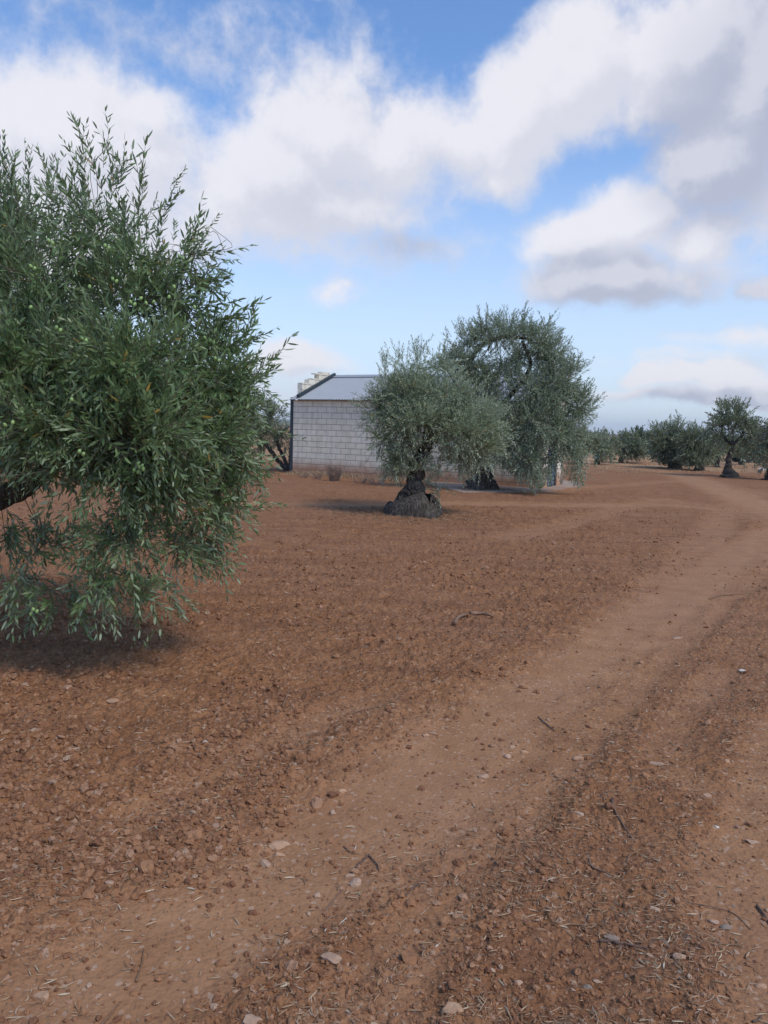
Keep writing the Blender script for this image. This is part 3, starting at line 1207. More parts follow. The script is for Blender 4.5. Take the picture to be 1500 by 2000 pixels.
# green olives on the near tree: thirty-odd that face the path
om = MB()
nu, nv = 8, 6
vv = [(0, 0, -.011)] + [(math.cos(a * 2 * PI / nu) * .0078 * math.sin(b * PI / nv), math.sin(a * 2 * PI / nu) * .0078 * math.sin(b * PI / nv), -math.cos(b * PI / nv) * .011) for b in range(1, nv) for a in range(nu)] + [(0, 0, .011)]
ff = [(0, 1 + (a + 1) % nu, 1 + a) for a in range(nu)]
for b in range(nv - 2):
    for a in range(nu):
        ff.append((1 + b * nu + a, 1 + b * nu + (a + 1) % nu, 1 + (b + 1) * nu + (a + 1) % nu, 1 + (b + 1) * nu + a))
ff += [(len(vv) - 1, len(vv) - 1 - nu + a, len(vv) - 1 - nu + (a + 1) % nu) for a in range(nu)]
om.add(vv, ff)
om_me = om.mesh('olive', [M['olive']], True)
rg = random.Random(5)
for (px, py) in [(155, 882), (163, 887), (270, 905), (272, 912), (262, 918), (95, 470), (255, 590), (275, 583), (285, 592), (300, 590), (340, 560), (350, 500), (220, 545), (175, 560),
                 (60, 600), (110, 640), (160, 660), (330, 580), (400, 660), (410, 665), (10, 830), (25, 825), (135, 1110), (60, 1200), (65, 1190), (140, 780), (380, 600), (205, 480), (60, 520), (420, 700)]:
    dd = ray(px, py)
    # hang it at the outer skin of the crown, just in front of the shoots found there
    rel = nP - np.array([0, 0, CAM_H])
    tt = rel @ dd
    off = np.linalg.norm(rel - tt[:, None] * dd, axis=1)
    cand = tt[(off < .09) & (tt > 2)]
    if len(cand) == 0: continue
    t = np.min(cand) - .05
    p = np.array([0, 0, CAM_H]) + dd * t
    for dx, dz in (((0, 0), (.022, -.012)) if rg.random() < .4 else ((0, 0),)):
      o = link('olive', om_me, near_tree, (p[0] - nb_base[0] + dx, p[1] - nb_base[1], p[2] + dz))
      o.rotation_euler = (rg.uniform(-.5, .5), rg.uniform(-.5, .5), 0)
      o.scale = (1.3, 1.3, 1.25)

# --- middle tree in front of the shed
b2 = at(812, 1006)
Y2 = float(b2[1])
mid_clumps = [
    (762, 745, 0, 42, 42, .55, .3), (808, 712, .1, 44, 38, .42, .4), (860, 705, .2, 38, 34, .4, .4), (745, 800, 0, 38, 42, 1.0, 0), (800, 775, -.2, 60, 48, 1.1, 0),
    (862, 765, 0, 52, 42, 1.0, .1), (905, 790, 0, 50, 42, 1.0, .1), (945, 825, 0, 44, 42, 1.0, 0), (820, 822, -.30, 62, 40, 1.15, 0), (890, 842, -.2, 58, 46, 1.1, 0),
    (752, 858, 0, 36, 38, 1.0, -.2), (775, 905, -.1, 32, 28, .8, -.4), (935, 880, .1, 46, 36, 1.0, -.2), (890, 900, .1, 38, 28, .9, -.3), (790, 880, .1, 24, 30, .7, -.2), (785, 850, -.3, 40, 30, 1, 0),
    (970, 850, .2, 24, 30, .7, 0), (858, 930, .2, 18, 26, .5, -.6), (782, 925, -.1, 20, 22, .6, -.6), (815, 925, -.3, 14, 20, .5, -.7), (765, 905, 0, 26, 26, .8, -.3), (850, 905, -.1, 18, 22, .6, -.5), (838, 880, .6, 24, 22, .4, 0), (855, 965, .1, 8, 18, .35, -.8),
    (820, 790, .8, 80, 55, .6, 0), (890, 830, .9, 70, 50, .6, 0),
]
mid_stems = [
    ([(b2[0], b2[1], -.06), (806, 975, 0), (808, 945, 0), (818, 905, 0), (832, 870, 0)], .125, .10),
    ([(830, 878, 0), (835, 840, 0), (815, 790, .1), (800, 740, .1)], .11, .03),
    ([(830, 878, 0), (860, 830, .1), (890, 790, .1), (900, 760, .2)], .10, .03),
    ([(822, 905, 0), (790, 850, -.2), (765, 810, -.1)], .07, .025),
    ([(832, 868, 0), (880, 850, -.2), (930, 840, 0)], .06, .02),
]
mid_tree, mP, mD = grow_tree('olive_tree', 'silvery olive tree with a flared gnarled trunk standing in front of the white block shed', None, b2, Y2,
                             mid_clumps, mid_stems, M['leaf_mid'], (.30, 8, .075, .0155, .8), 620, 22, False,
                             [(755, 715, 0, -.3, -1, 3, .3), (820, 690, 0, .1, -1, 3, .3), (865, 690, 0, .1, -1, 3, .3), (720, 780, 0, -1, -.3, 3, .25), (985, 840, 0, 1, -.3, 2, .2),
                              (780, 700, 0, -.1, -1, 3, .25)],
                             flare=(.44, .33), sub=7)

# --- the taller tree right behind it
b3 = at(940, 958)
Y3 = float(b3[1]) - .9
back_clumps = [
    (895, 715, 0, 30, 40, .9, .2), (915, 670, 0, 34, 30, .8, .4), (950, 642, 0, 34, 24, .8, .4), (1000, 636, 0, 38, 22, .9, .4), (1050, 650, 0, 36, 26, .9, .3),
    (1080, 690, 0, 34, 38, .9, .2), (1105, 745, 0, 40, 44, 1.0, .1), (1125, 800, .2, 34, 46, 1.0, .1), (1060, 760, -.2, 48, 46, 1.15, 0), (1040, 830, -.3, 50, 52, 1.2, -.2),
    (1095, 850, -.1, 40, 48, 1.1, -.2), (1125, 885, .2, 24, 38, .9, -.4), (975, 738, 0, 50, 26, 1.0, 0), (1012, 705, .1, 24, 34, .9, 0), (985, 712, .1, 30, 16, .7, 0), (930, 712, 0, 24, 30, .8, 0), (970, 662, -.25, 40, 18, 1.0, 0), (1015, 655, -.25, 34, 16, 1.0, 0), (1060, 670, -.25, 26, 20, .9, 0), (1045, 690, 0, 24, 22, .8, 0), (930, 770, .2, 44, 38, 1.0, 0),
    (975, 810, 0, 46, 42, 1.1, -.1), (990, 875, -.1, 42, 42, 1.0, -.3), (1035, 905, -.4, 28, 42, 1.0, -.5), (1046, 945, -.5, 14, 26, .9, -.8), (1075, 905, -.1, 22, 34, .7, -.6),
    (1000, 925, 0, 20, 22, .5, -.5), (900, 800, .5, 50, 40, .6, 0), (1060, 700, .3, 30, 30, .7, .1), (880, 690, .1, 20, 30, .4, .4), (1120, 925, .2, 14, 20, .4, -.6),
]
back_stems = [
    ([(b3[0], b3[1], -.06), (940, 925, .7), (945, 890, .6), (955, 850, .4), (945, 800, .3)], .26, .14),
    ([(945, 805, .3), (910, 740, .1), (935, 680, 0), (985, 658, 0), (1040, 668, 0), (1075, 710, 0)], .085, .03),
    ([(950, 830, .4), (990, 780, .2), (1035, 720, .1), (1020, 665, 0)], .09, .04),
    ([(950, 840, .4), (1020, 810, .1), (1080, 780, 0), (1110, 740, 0)], .09, .03),
]
back_tree, bP, bD = grow_tree('olive_tree', 'tall arching olive tree with weeping branches at the right end of the white block shed', None, b3, Y3,
                              back_clumps, back_stems, M['leaf_back'], (.34, 8, .088, .018, .75), 480, 33, False,
                              [(940, 645, 0, -.15, -1, 7, .55), (950, 640, 0, .05, -1, 4, .4), (990, 625, 0, 0, -1, 3, .3), (1020, 630, 0, .1, -1, 6, .5), (1065, 645, 0, .4, -1, 6, .45), (900, 660, 0, -.5, -1, 4, .35), (1100, 690, 0, .8, -1, 3, .35),
                               (1125, 755, 0, 1, -.7, 3, .35), (1140, 830, 0, 1, -.5, 3, .35), (880, 670, 0, -.4, -1, 3, .4), (1045, 960, -.5, 0, 1, 3, .2)],
                              flare=(.30, .30), sub=7)

# --- olive trees on the right, 34 to 50 m off
far_tw = (.45, 7, .15, .036, .8)
b4 = at(1423, 931)
Y4 = float(b4[1])
grow_tree('olive_tree', 'open crowned olive tree on a flared earthy foot near the right edge', None, b4, Y4,
          [(1398, 832, 0, 17, 10, .8, .2), (1420, 806, 0, 24, 18, .9, .3), (1448, 812, 0, 24, 18, .9, .3), (1425, 832, 0, 28, 18, 1, 0), (1462, 836, 0, 22, 18, 1, 0),
           (1478, 858, 0, 18, 20, 1, 0), (1406, 858, 0, 16, 16, 1, -.2), (1470, 880, 0, 16, 14, .8, -.3), (1430, 855, .5, 15, 12, .8, 0), (1384, 846, 0, 12, 7, .5, 0)],
          [([(b4[0], b4[1], -.06), (1423, 905, 0), (1428, 880, 0), (1432, 860, 0)], .11, .08), ([(1430, 870, 0), (1410, 845, 0), (1415, 815, 0)], .08, .03), ([(1430, 870, 0), (1450, 850, 0), (1455, 820, 0)], .08, .03)],
          M['leaf_far'], far_tw, 230, 44, False, [(1425, 795, 0, .1, -1, 2, .3)], flare=(.30, .30), sub=3)
b5 = at(1316, 915); Y5 = float(b5[1])
grow_tree('olive_tree', 'many stemmed olive tree, left one of the joined pair beside the path', None, b5, Y5,
          [(1290, 850, 0, 22, 18, 1, .2), (1318, 838, 0, 22, 16, .9, .5), (1300, 872, 0, 28, 22, 1.1, 0), (1325, 868, 0, 24, 24, 1.1, 0), (1310, 893, 0, 24, 16, 1, -.2), (1286, 880, 0, 14, 20, .8, -.1), (1343, 862, 0, 18, 22, .9, 0), (1340, 888, 0, 16, 18, .9, 0)],
          [([(b5[0], b5[1], -.05), (1318, 895, 0), (1322, 870, 0)], .20, .09), ([(1314, 912, 0), (1303, 893, 0), (1298, 870, 0)], .12, .05), ([(1322, 914, 0), (1335, 895, 0), (1338, 870, 0)], .12, .05)],
          M['leaf_far'], far_tw, 230, 55, False, [(1290, 838, 0, -.2, -1, 2, .4), (1322, 826, 0, .1, -1, 3, .5)], flare=(.2, .2), sub=3)
b6 = at(1364, 919); Y6 = float(b6[1])
grow_tree('olive_tree', 'rounded dark olive tree, right one of the joined pair beside the path', None, b6, Y6,
          [(1352, 855, 0, 24, 20, 1, .2), (1372, 862, 0, 22, 22, 1, .1), (1350, 882, 0, 24, 20, 1.1, 0), (1375, 885, 0, 20, 20, 1.1, -.1), (1362, 900, -.3, 20, 12, .9, -.3), (1388, 880, .5, 12, 18, .8, 0)],
          [([(b6[0], b6[1], -.05), (1364, 900, 0), (1362, 875, 0)], .17, .08), ([(1362, 905, 0), (1350, 885, 0)], .08, .04)],
          M['leaf_far'], far_tw, 230, 66, False, [(1355, 840, 0, .05, -1, 2, .4)], flare=(.15, .2), sub=3)
b7 = at(1508, 938); Y7 = float(b7[1])
grow_tree('olive_tree', 'olive tree cut off by the right edge of the photo behind a white boulder', None, b7, Y7,
          [(1502, 868, 0, 18, 30, 1, 0), (1530, 850, 0, 30, 30, 1, 0), (1505, 895, 0, 20, 18, 1, -.2), (1545, 885, 0, 30, 24, 1, 0), (1520, 830, 0, 24, 16, .9, .2)],
          [([(b7[0], b7[1], -.05), (1507, 915, 0), (1512, 880, 0)], .16, .09)],
          M['leaf_far'], far_tw, 230, 77, False, flare=(.2, .2), sub=3)
b8 = at(1167, 906); Y8 = float(b8[1])
grow_tree('olive_tree', 'small far olive tree with one thin trunk just right of the tall arching tree', None, b8, Y8,
          [(1150, 868, 0, 18, 16, 1, 0), (1172, 862, 0, 20, 15, 1, .1), (1190, 875, 0, 15, 14, 1, 0), (1165, 882, 0, 26, 10, 1, -.2)],
          [([(b8[0], b8[1], -.05), (1167, 890, 0), (1168, 870, 0)], .14, .08)],
          M['leaf_far'], (.5, 7, .19, .05, .8), 100, 88, False, sub=2)
b9 = at(1212, 904); Y9 = float(b9[1])
grow_tree('olive_tree', 'far olive tree with a leaning trunk at the left side of the path end', None, b9, Y9,
          [(1210, 866, 0, 20, 16, 1, 0), (1238, 866, 0, 24, 18, 1, .1), (1225, 882, 0, 26, 12, 1, -.1), (1252, 876, 0, 16, 14, 1, 0)],
          [([(b9[0], b9[1], -.05), (1214, 892, 0), (1222, 872, 0)], .15, .08)],
          M['leaf_far'], (.5, 7, .19, .05, .8), 100, 99, False, sub=2)
b10 = at(1248, 888)
grow_tree('dark_tree', 'dark green dense tree rising behind the far olives at the path end', None, (b10[0], b10[1], 0), float(b10[1]),
          [(1240, 850, 0, 18, 12, 1, 0), (1258, 862, 0, 16, 16, 1, 0), (1228, 864, 0, 14, 14, 1, 0), (1245, 874, 0, 22, 12, 1, 0)],
          [([(b10[0], b10[1], -.05), (1246, 872, 0), (1245, 858, 0)], .22, .1)],
          M['leaf_dark'], (.8, 7, .3, .09, .8), 45, 111, False, sub=2)
b11 = at(560, 919); Y11 = float(b11[1])
grow_tree('olive_tree', 'olive tree with several dark leaning trunks left of the shed corner', None, b11, Y11,
          [(500, 850, 0, 40, 34, 1, 0), (545, 848, 0, 26, 22, 1, 0), (530, 812, 0, 30, 26, .9, .1), (560, 862, .3, 16, 18, .9, 0), (470, 880, 0, 30, 22, .8, -.2), (490, 800, 0, 34, 28, .9, 0), (440, 850, 0, 34, 34, .9, 0)],
          [([(b11[0], b11[1], -.05), (556, 914, 0), (542, 898, 0), (527, 878, 0), (505, 850, 0)], .085, .06), ([(564, 918, 0), (557, 900, .1), (547, 880, .1), (538, 855, 0)], .08, .06), ([(566, 915, 0), (569, 890, .2), (568, 865, .2)], .10, .06)],
          M['leaf_far'], (.40, 7, .12, .028, .8), 200, 122, False, sub=3, flare=(.03, .15))


# --- rows of the grove further off: built once in three shapes, then copied
def copy_tree(src, loc, rz, sc, label, group):
    r = src.copy(); COL.objects.link(r)
    r.location = loc; r.rotation_euler = (0, 0, rz); r.scale = (sc, sc, sc)
    r['label'] = label
    if group: r['group'] = group
    for ch in src.children:
        c = ch.copy(); COL.objects.link(c); c.parent = r
    return r


GRP = 'far olive trees of the grove'
protos = []
for k in range(3):
    bx = at(1120 + k * 60, 884)
    Yk = float(bx[1])
    px0 = 1120 + k * 60
    rg = random.Random(200 + k)
    cl = [(px0 + rg.uniform(-14, 14), 866 + rg.uniform(-7, 7), rg.uniform(-.8, .8), rg.uniform(11, 17), rg.uniform(8, 12), 1, 0) for _ in range(5)]
    t, _, _ = grow_tree('olive_tree', 'small hazy olive tree in the far rows of the grove near the horizon', GRP, bx, Yk, cl,
                        [([(bx[0], bx[1], -.05), (px0, 876, 0), (px0 + 2, 864, 0)], .2, .1)], M['leaf_far'], (.8, 6, .30, .10, .8), 26, 300 + k, False, sub=1)
    protos.append(t)
rg = random.Random(9)
LBF = 'small hazy olive tree in the far rows of the grove near the horizon'
cnt = 0
for (row, Yr, step) in [(0, 62, 7.5), (1, 78, 8), (2, 98, 9), (3, 125, 10)]:
    X = -0.56 * Yr
    while X < .58 * Yr:
        x = X + rg.uniform(-1.2, 1.2); y = Yr + rg.uniform(-2.5, 2.5)
        X += step
        px = 750 + x / y * 1500
        if px < 330 and row > 1: continue
        if 585 < px < 1090: continue                # hidden behind the shed and its trees
        if 1262 < px < 1290 and row < 1: continue
        copy_tree(protos[cnt % 3], (x, y, 0), rg.uniform(0, 6.28), rg.uniform(.85, 1.1), LBF, GRP)
        cnt += 1
print('far copies', cnt)
# specific neighbours seen behind the right hand trees
for (px, py, sc, lb) in [(1400, 912, .95, 'olive tree half hidden behind the open crowned tree on its left'), (1448, 908, .9, 'low olive tree behind the open crowned tree, just right of its trunk'),
                         (1130, 908, 1.0, 'olive tree just behind the right edge of the tall arching tree'), (1275, 899, .75, 'low olive bush beside the bank where the path ends')]:
    p = at(px, py)
    copy_tree(protos[int(px) % 3], (p[0], p[1], 0), px * 1.7, sc, lb, None).pop('group', None) if False else None
    c = copy_tree(protos[int(px) % 3], (p[0], p[1], 0), px * 1.7, sc, lb, None)
    if 'group' in c: del c['group']

# ------------------------------------------------------------------ stones, wood, litter


def ico(sub=2):
    import bmesh
    bm = bmesh.new()
    bmesh.ops.create_icosphere(bm, subdivisions=sub, radius=1)
    V = np.array([v.co[:] for v in bm.verts]); F = np.array([[v.index for v in f.verts] for f in bm.faces])
    bm.free()
    return V, F


I1 = ico(1); I2 = ico(2); I4 = ico(4)


def stone_shape(seed, sx, sy, sz, cuts=9):
    rng = np.random.default_rng(seed)
    V = I4[0].copy()
    for _ in range(cuts):
        n = rng.normal(size=3); n /= np.linalg.norm(n)
        d = rng.uniform(.5, .88)
        s = V @ n
        V = V - np.maximum(s - d, 0)[:, None] * n * .92
    ph = rng.uniform(0, 6, 6)
    f = 1 + .06 * np.sin(V[:, 0] * 4 + ph[0]) * np.sin(V[:, 1] * 5 + ph[1]) + .035 * np.sin(V[:, 2] * 9 + ph[2] + V[:, 0] * 7) + .012 * rng.normal(size=len(V))
    V = V * f[:, None] * np.array([sx, sy, sz]) / 2
    return V


def gz(x, y):
    return float(soil_height(np.array([x]), np.array([y]))[0])


def gzl(x, y):
    # mean level around the point, so that things bed into the crumbs
    a = np.linspace(0, 6.28, 8)[:-1]
    return float(np.mean(soil_height(x + np.cos(a) * .03, y + np.sin(a) * .03)))


STONES = [  # px, py, width px, height px, material, label
    (548, 1630, 42, 24, 'stone_orange', 'flat ochre slab of stone with a smaller stone at its lower edge'),
    (546, 1646, 22, 14, 'stone_orange', 'small ochre stone tucked under the edge of the flat slab'),
    (518, 1665, 20, 24, 'stone', 'upright pinkish stone just below left of the flat ochre slab'),
    (646, 1866, 36, 32, 'stone', 'rounded pinkish fist sized stone with straw along its left side'),
    (883, 1985, 36, 30, 'stone_orange', 'angular pale ochre stone at the very bottom of the picture'),
    (694, 1706, 22, 24, 'stone', 'pale angular stone in the wheel track between small straw bits'),
    (946, 1501, 22, 15, 'stone', 'pale grey pink stone lying alone high in the wheel track'),
    (1276, 1777, 20, 17, 'stone', 'round pale pebble alone in the trampled soil below the dark stick'),
    (1328, 1870, 22, 18, 'stone', 'greyish oval pebble on the right foreground below the pale round pebble'),
    (1394, 1787, 19, 16, 'stone', 'pale pebble with a darker grey pebble touching its right side'),
    (1419, 1796, 18, 15, 'stone_grey', 'dark grey pebble right beside a pale one'),
    (1196, 1826, 28, 14, 'stone_grey', 'flat grey brown stone beside crossed dry twigs'),
    (1128, 1475, 24, 14, 'stone_orange', 'oblong orange stone on the right verge of the wheel track'),
    (1470, 1636, 26, 13, 'stone', 'long flat pale stone near the right edge'),
    (401, 1457, 13, 11, 'stone_white', 'bright white pebble on the left of the tilled soil'),
    (668, 1531, 18, 13, 'stone_orange', 'ochre pebble above the straw on the left verge of the track'),
    (651, 1568, 13, 17, 'stone', 'upright pale pebble below the ochre pebble on the track verge'),
    (80, 1930, 30, 26, 'stone_orange', 'ochre stone half sunk in the bottom left corner'),
    (492, 1996, 34, 26, 'stone', 'brownish stone cut off by the bottom edge left of the rounded fist sized stone'),
    (422, 1602, 21, 13, 'stone', 'oval pale stone left of the flat ochre slab'),
    (833, 1426, 16, 9, 'stone_orange', 'ochre pebble, left of two pebbles touching at the middle of the track verge'),
    (846, 1422, 13, 10, 'stone', 'brown pebble, right of two pebbles touching at the middle of the track verge'),
    (875, 1399, 15, 10, 'stone_orange', 'small ochre pebble up beyond the two touching pebbles'),
    (992, 1466, 14, 15, 'stone', 'rounded pebble at the left of a trio high in the wheel track'),
    (1024, 1458, 14, 13, 'stone_orange', 'ochre pebble at the right of a trio high in the wheel track'),
    (1001, 1449, 14, 10, 'stone', 'flat pebble at the back of a trio high in the wheel track'),
    (620, 1727, 15, 14, 'stone', 'grey pink pebble left of the pale angular stone in the track'),
    (684, 1690, 18, 12, 'stone', 'flat pinkish pebble touching the back of the pale angular stone'),
    (1130, 1590, 22, 12, 'stone', 'pale pebble on the loose verge left of the dark stick'),
    (1382, 1552, 16, 11, 'stone', 'small pale pebble near the right ruts'),
    (1418, 1487, 16, 12, 'stone_orange', 'yellowish pebble beside the right hand rut'),
    (1282, 1484, 28, 9, 'stone', 'long low pale stone on the trampled right side'),
    (336, 1672, 14, 14, 'stone_orange', 'round ochre pebble left of the flat slab, halfway to the edge'),
    (214, 1712, 15, 16, 'stone', 'brown pink pebble on the smooth soil at lower left'),
    (1010, 1918, 22, 16, 'stone', 'dull pinkish stone in the crumbly soil at bottom centre right'),
    (1453, 760 + 0 * 1, 0, 0, '', ''),
    (1148, 1925, 16, 14, 'stone_grey', 'dark pebble in the crumbly soil near the bottom right'),
    (958, 1850, 13, 14, 'stone_orange', 'small ochre stone right of the rounded fist sized stone'),
    (1324, 1240, 18, 9, 'stone', 'pale pebble at the far right verge of the wheel track'),
    (1453, 1304, 16, 10, 'stone_white', 'whitish chip of stone beside the far right rut'),
    (1488, 1912, 20, 14, 'stone_orange', 'small reddish stone by the right edge near the bottom'),
    (220, 1378, 26, 14, 'stone_orange', 'pale flat stone among the clods under the near tree'),
    (660, 1260, 14, 9, 'stone', 'small pale stone in the middle of the tilled field'),
    (1400, 1610, 9, 6, 'stone_white', 'tiny bright white chip of stone among the right hand ruts'),
]
for i, (px, py, wpx, hpx, mt, lb) in enumerate(STONES):
    if not mt: continue
    p = at(px, py)
    dist = math.hypot(p[0], p[1])
    s = math.sqrt(p[0] ** 2 + p[1] ** 2 + CAM_H ** 2) / 1500 * 1.0
    W_ = wpx * s
    H_ = hpx * s * .95
    tall = H_ * .72
    V = stone_shape(500 + i, W_ * 1.05, max(H_ * .95, W_ * .55), tall)
    me = mesh_from('stone', V, [I4[1]], [M[mt]], None, True)
    o = link('stone', me, None, (p[0], p[1], gzl(p[0], p[1]) + tall * .10))
    o.rotation_euler = (random.Random(i).uniform(-.15, .15), random.Random(i + 9).uniform(-.15, .15), random.Random(i).uniform(-.3, .3))
    tag(o, lb, 'stone')

# a loose scatter of lesser pebbles that nothing tells apart
rng = np.random.default_rng(77)
peb = [mesh_from('pebble', stone_shape(900 + k, 1, .8, .55), [I2[1]] if False else [I4[1]], [M[['stone', 'stone_orange', 'stone', 'stone_grey'][k]]], None, True) for k in range(4)]
n = 0
while n < 70:
    px = rng.uniform(-40, 1540); py = 1230 + 770 * rng.random() ** .8
    if py < 1500 and px < 500: continue
    p = at(px, py)
    d = math.sqrt(p[0] ** 2 + p[1] ** 2 + CAM_H ** 2)
    sz = rng.uniform(.010, .022)
    o = link('pebble', peb[rng.integers(0, 4)], None, (p[0], p[1], gz(p[0], p[1]) + sz * .12))
    o.scale = (sz * rng.uniform(.9, 1.4), sz, sz * rng.uniform(.8, 1.2))
    o.rotation_euler = (rng.uniform(-.3, .3), rng.uniform(-.3, .3), rng.uniform(0, 6.28))
    tag(o, 'small pinkish brown pebble lying loose on the reddish soil', 'pebble', 'small loose pebbles on the soil')
    n += 1


def stick(pts, r0, r1, mat, label, name='stick', lift=.4, seg=8, cat='stick', side=()):
    W = []
    for (px, py) in pts:
        p = at(px, py)
        W.append((p[0], p[1], gzl(p[0], p[1]) + r0 * 1.0))
    W = catmull(W, 6)
    W[:, 2] += np.sin(np.linspace(0, PI, len(W))) * r0 * lift
    rg = np.random.default_rng(int(pts[0][0]))
    W[:, :2] += rg.normal(size=(len(W), 2)) * r0 * .15
    mb = MB()
    c0 = W[len(W) // 2].copy(); c0[2] = 0
    mb.tube(W - c0, np.linspace(r0, r1, len(W)) * (1 + rg.normal(size=len(W)) * .06), seg)
    for (i0, dx, dy, L) in side:
        a = W[int(i0 * (len(W) - 1))]
        b = a + np.array([dx, dy, .15]) * L
        mb.tube([a - c0, (a + b) / 2 - c0 + [0, 0, .003], b - c0], [r1 * 1.0, r1 * .8, r1 * .4], 5)
    o = mb.build(name, M[mat], None, True, c0)
    tag(o, label, cat)
    return o


stick([(918, 1207), (932, 1204), (948, 1206), (960, 1209)], .020, .011, 'wood', 'thick curved piece of dead olive wood lying on the tilled soil')
stick([(889, 1226), (896, 1214), (910, 1207)], .018, .012, 'wood', 'short thick stub of dead wood left of the curved piece')
stick([(1196, 1563), (1203, 1590), (1222, 1618), (1241, 1646)], .0055, .003, 'wood_dark', 'long thin dark stick bent in the middle on the right foreground')
stick([(1224, 1684), (1231, 1670), (1245, 1663), (1254, 1660)], .0040, .003, 'straw', 'short curly pale stick just below the long dark stick')
stick([(1149, 1674), (1157, 1692), (1180, 1702), (1206, 1717)], .0045, .0022, 'wood', 'forked brown twig left of the curly pale stick', side=[(.3, -.6, .8, .05)])
stick([(1100, 1803), (1130, 1801), (1136, 1804), (1170, 1823)], .004, .0025, 'straw', 'pale brown twig ending at the flat grey brown stone')
stick([(1170, 1832), (1200, 1836), (1232, 1842), (1264, 1848)], .0055, .003, 'wood_dark', 'dark twig lying under the flat grey brown stone', side=[(.3, .5, -.8, .09), (.55, .8, -.6, .08)])
stick([(1219, 1856), (1232, 1868), (1246, 1879)], .0028, .002, 'straw', 'thin straight pale stalk below the dark twig')
stick([(1480, 1755), (1490, 1770), (1505, 1790)], .005, .004, 'wood_dark', 'dark stick end entering at the right edge')
stick([(1394, 1829), (1420, 1831), (1450, 1829)], .0026, .002, 'straw', 'straight yellow stalk in the right foreground')
stick([(1385, 1168), (1410, 1162), (1440, 1159), (1474, 1159)], .0055, .003, 'straw', 'long thin pale cane lying across the far right verge')
stick([(695, 1675), (718, 1652), (722, 1652), (741, 1677)], .0042, .003, 'wood_dark', 'folded dry twig in the wheel track shaped like a tent')
stick([(634, 1762), (655, 1735), (669, 1718), (664, 1708)], .0035, .0022, 'wood', 'thin brown twig leaning towards the pale angular stone', side=[(.8, -.9, .4, .04)])
stick([(773, 1742), (796, 1735), (812, 1716), (833, 1713)], .0035, .0025, 'wood_dark', 'grey bent twig in the middle of the wheel track')
stick([(672, 1631), (682, 1642), (695, 1647)], .0036, .003, 'straw', 'short pale stub of stalk right of the flat ochre slab')
stick([(266, 1898), (276, 1868), (281, 1836)], .0042, .002, 'straw', 'long dry reed standing out at lower left of the track')
stick([(190, 1993), (212, 1970), (232, 1945)], .0042, .002, 'straw', 'dry stalk near the bottom left corner')
stick([(1052, 1395), (1065, 1408), (1084, 1423)], .0042, .003, 'wood_dark', 'brown forked twig high in the wheel track', side=[(.5, -.8, -.1, .06)])
stick([(1088, 1362), (1097, 1355), (1107, 1347)], .0045, .003, 'wood', 'short brown stick right above the forked twig in the track')
stick([(701, 1925), (716, 1905), (729, 1898)], .0030, .002, 'straw', 'thin yellow stalk right of the rounded fist sized stone')
stick([(552, 1380), (560, 1362), (567, 1348)], .0060, .004, 'straw', 'short orange brown stalk at the edge of the tilled clods')
stick([(1470, 1990), (1483, 1985), (1487, 1978)], .0035, .003, 'wood_dark', 'small dark twig in the bottom right corner')
stick([(768, 1368), (740, 1376), (705, 1385), (690, 1390)], .0045, .0025, 'straw', 'long dry stalk along the faint inner track')
stick([(1340, 1758), (1425, 1765), (1467, 1800)], .0022, .0016, 'wood_dark', 'hair thin dark root across the smooth right strip')

# --- clods (uncountable crumbs of earth)


def scatter_px(n, rng, y0, y1, bias=1.0):
    px = rng.uniform(-260, 1760, n)
    py = y0 + (y1 - y0) * rng.random(n) ** bias
    x = (px - 750) / 1500; y = (1000 - py) / 1500
    d = np.stack([x, y, -np.ones(n)], 1) @ CR3.T
    t = -CAM_H / d[:, 2]
    return d[:, 0] * t, d[:, 1] * t


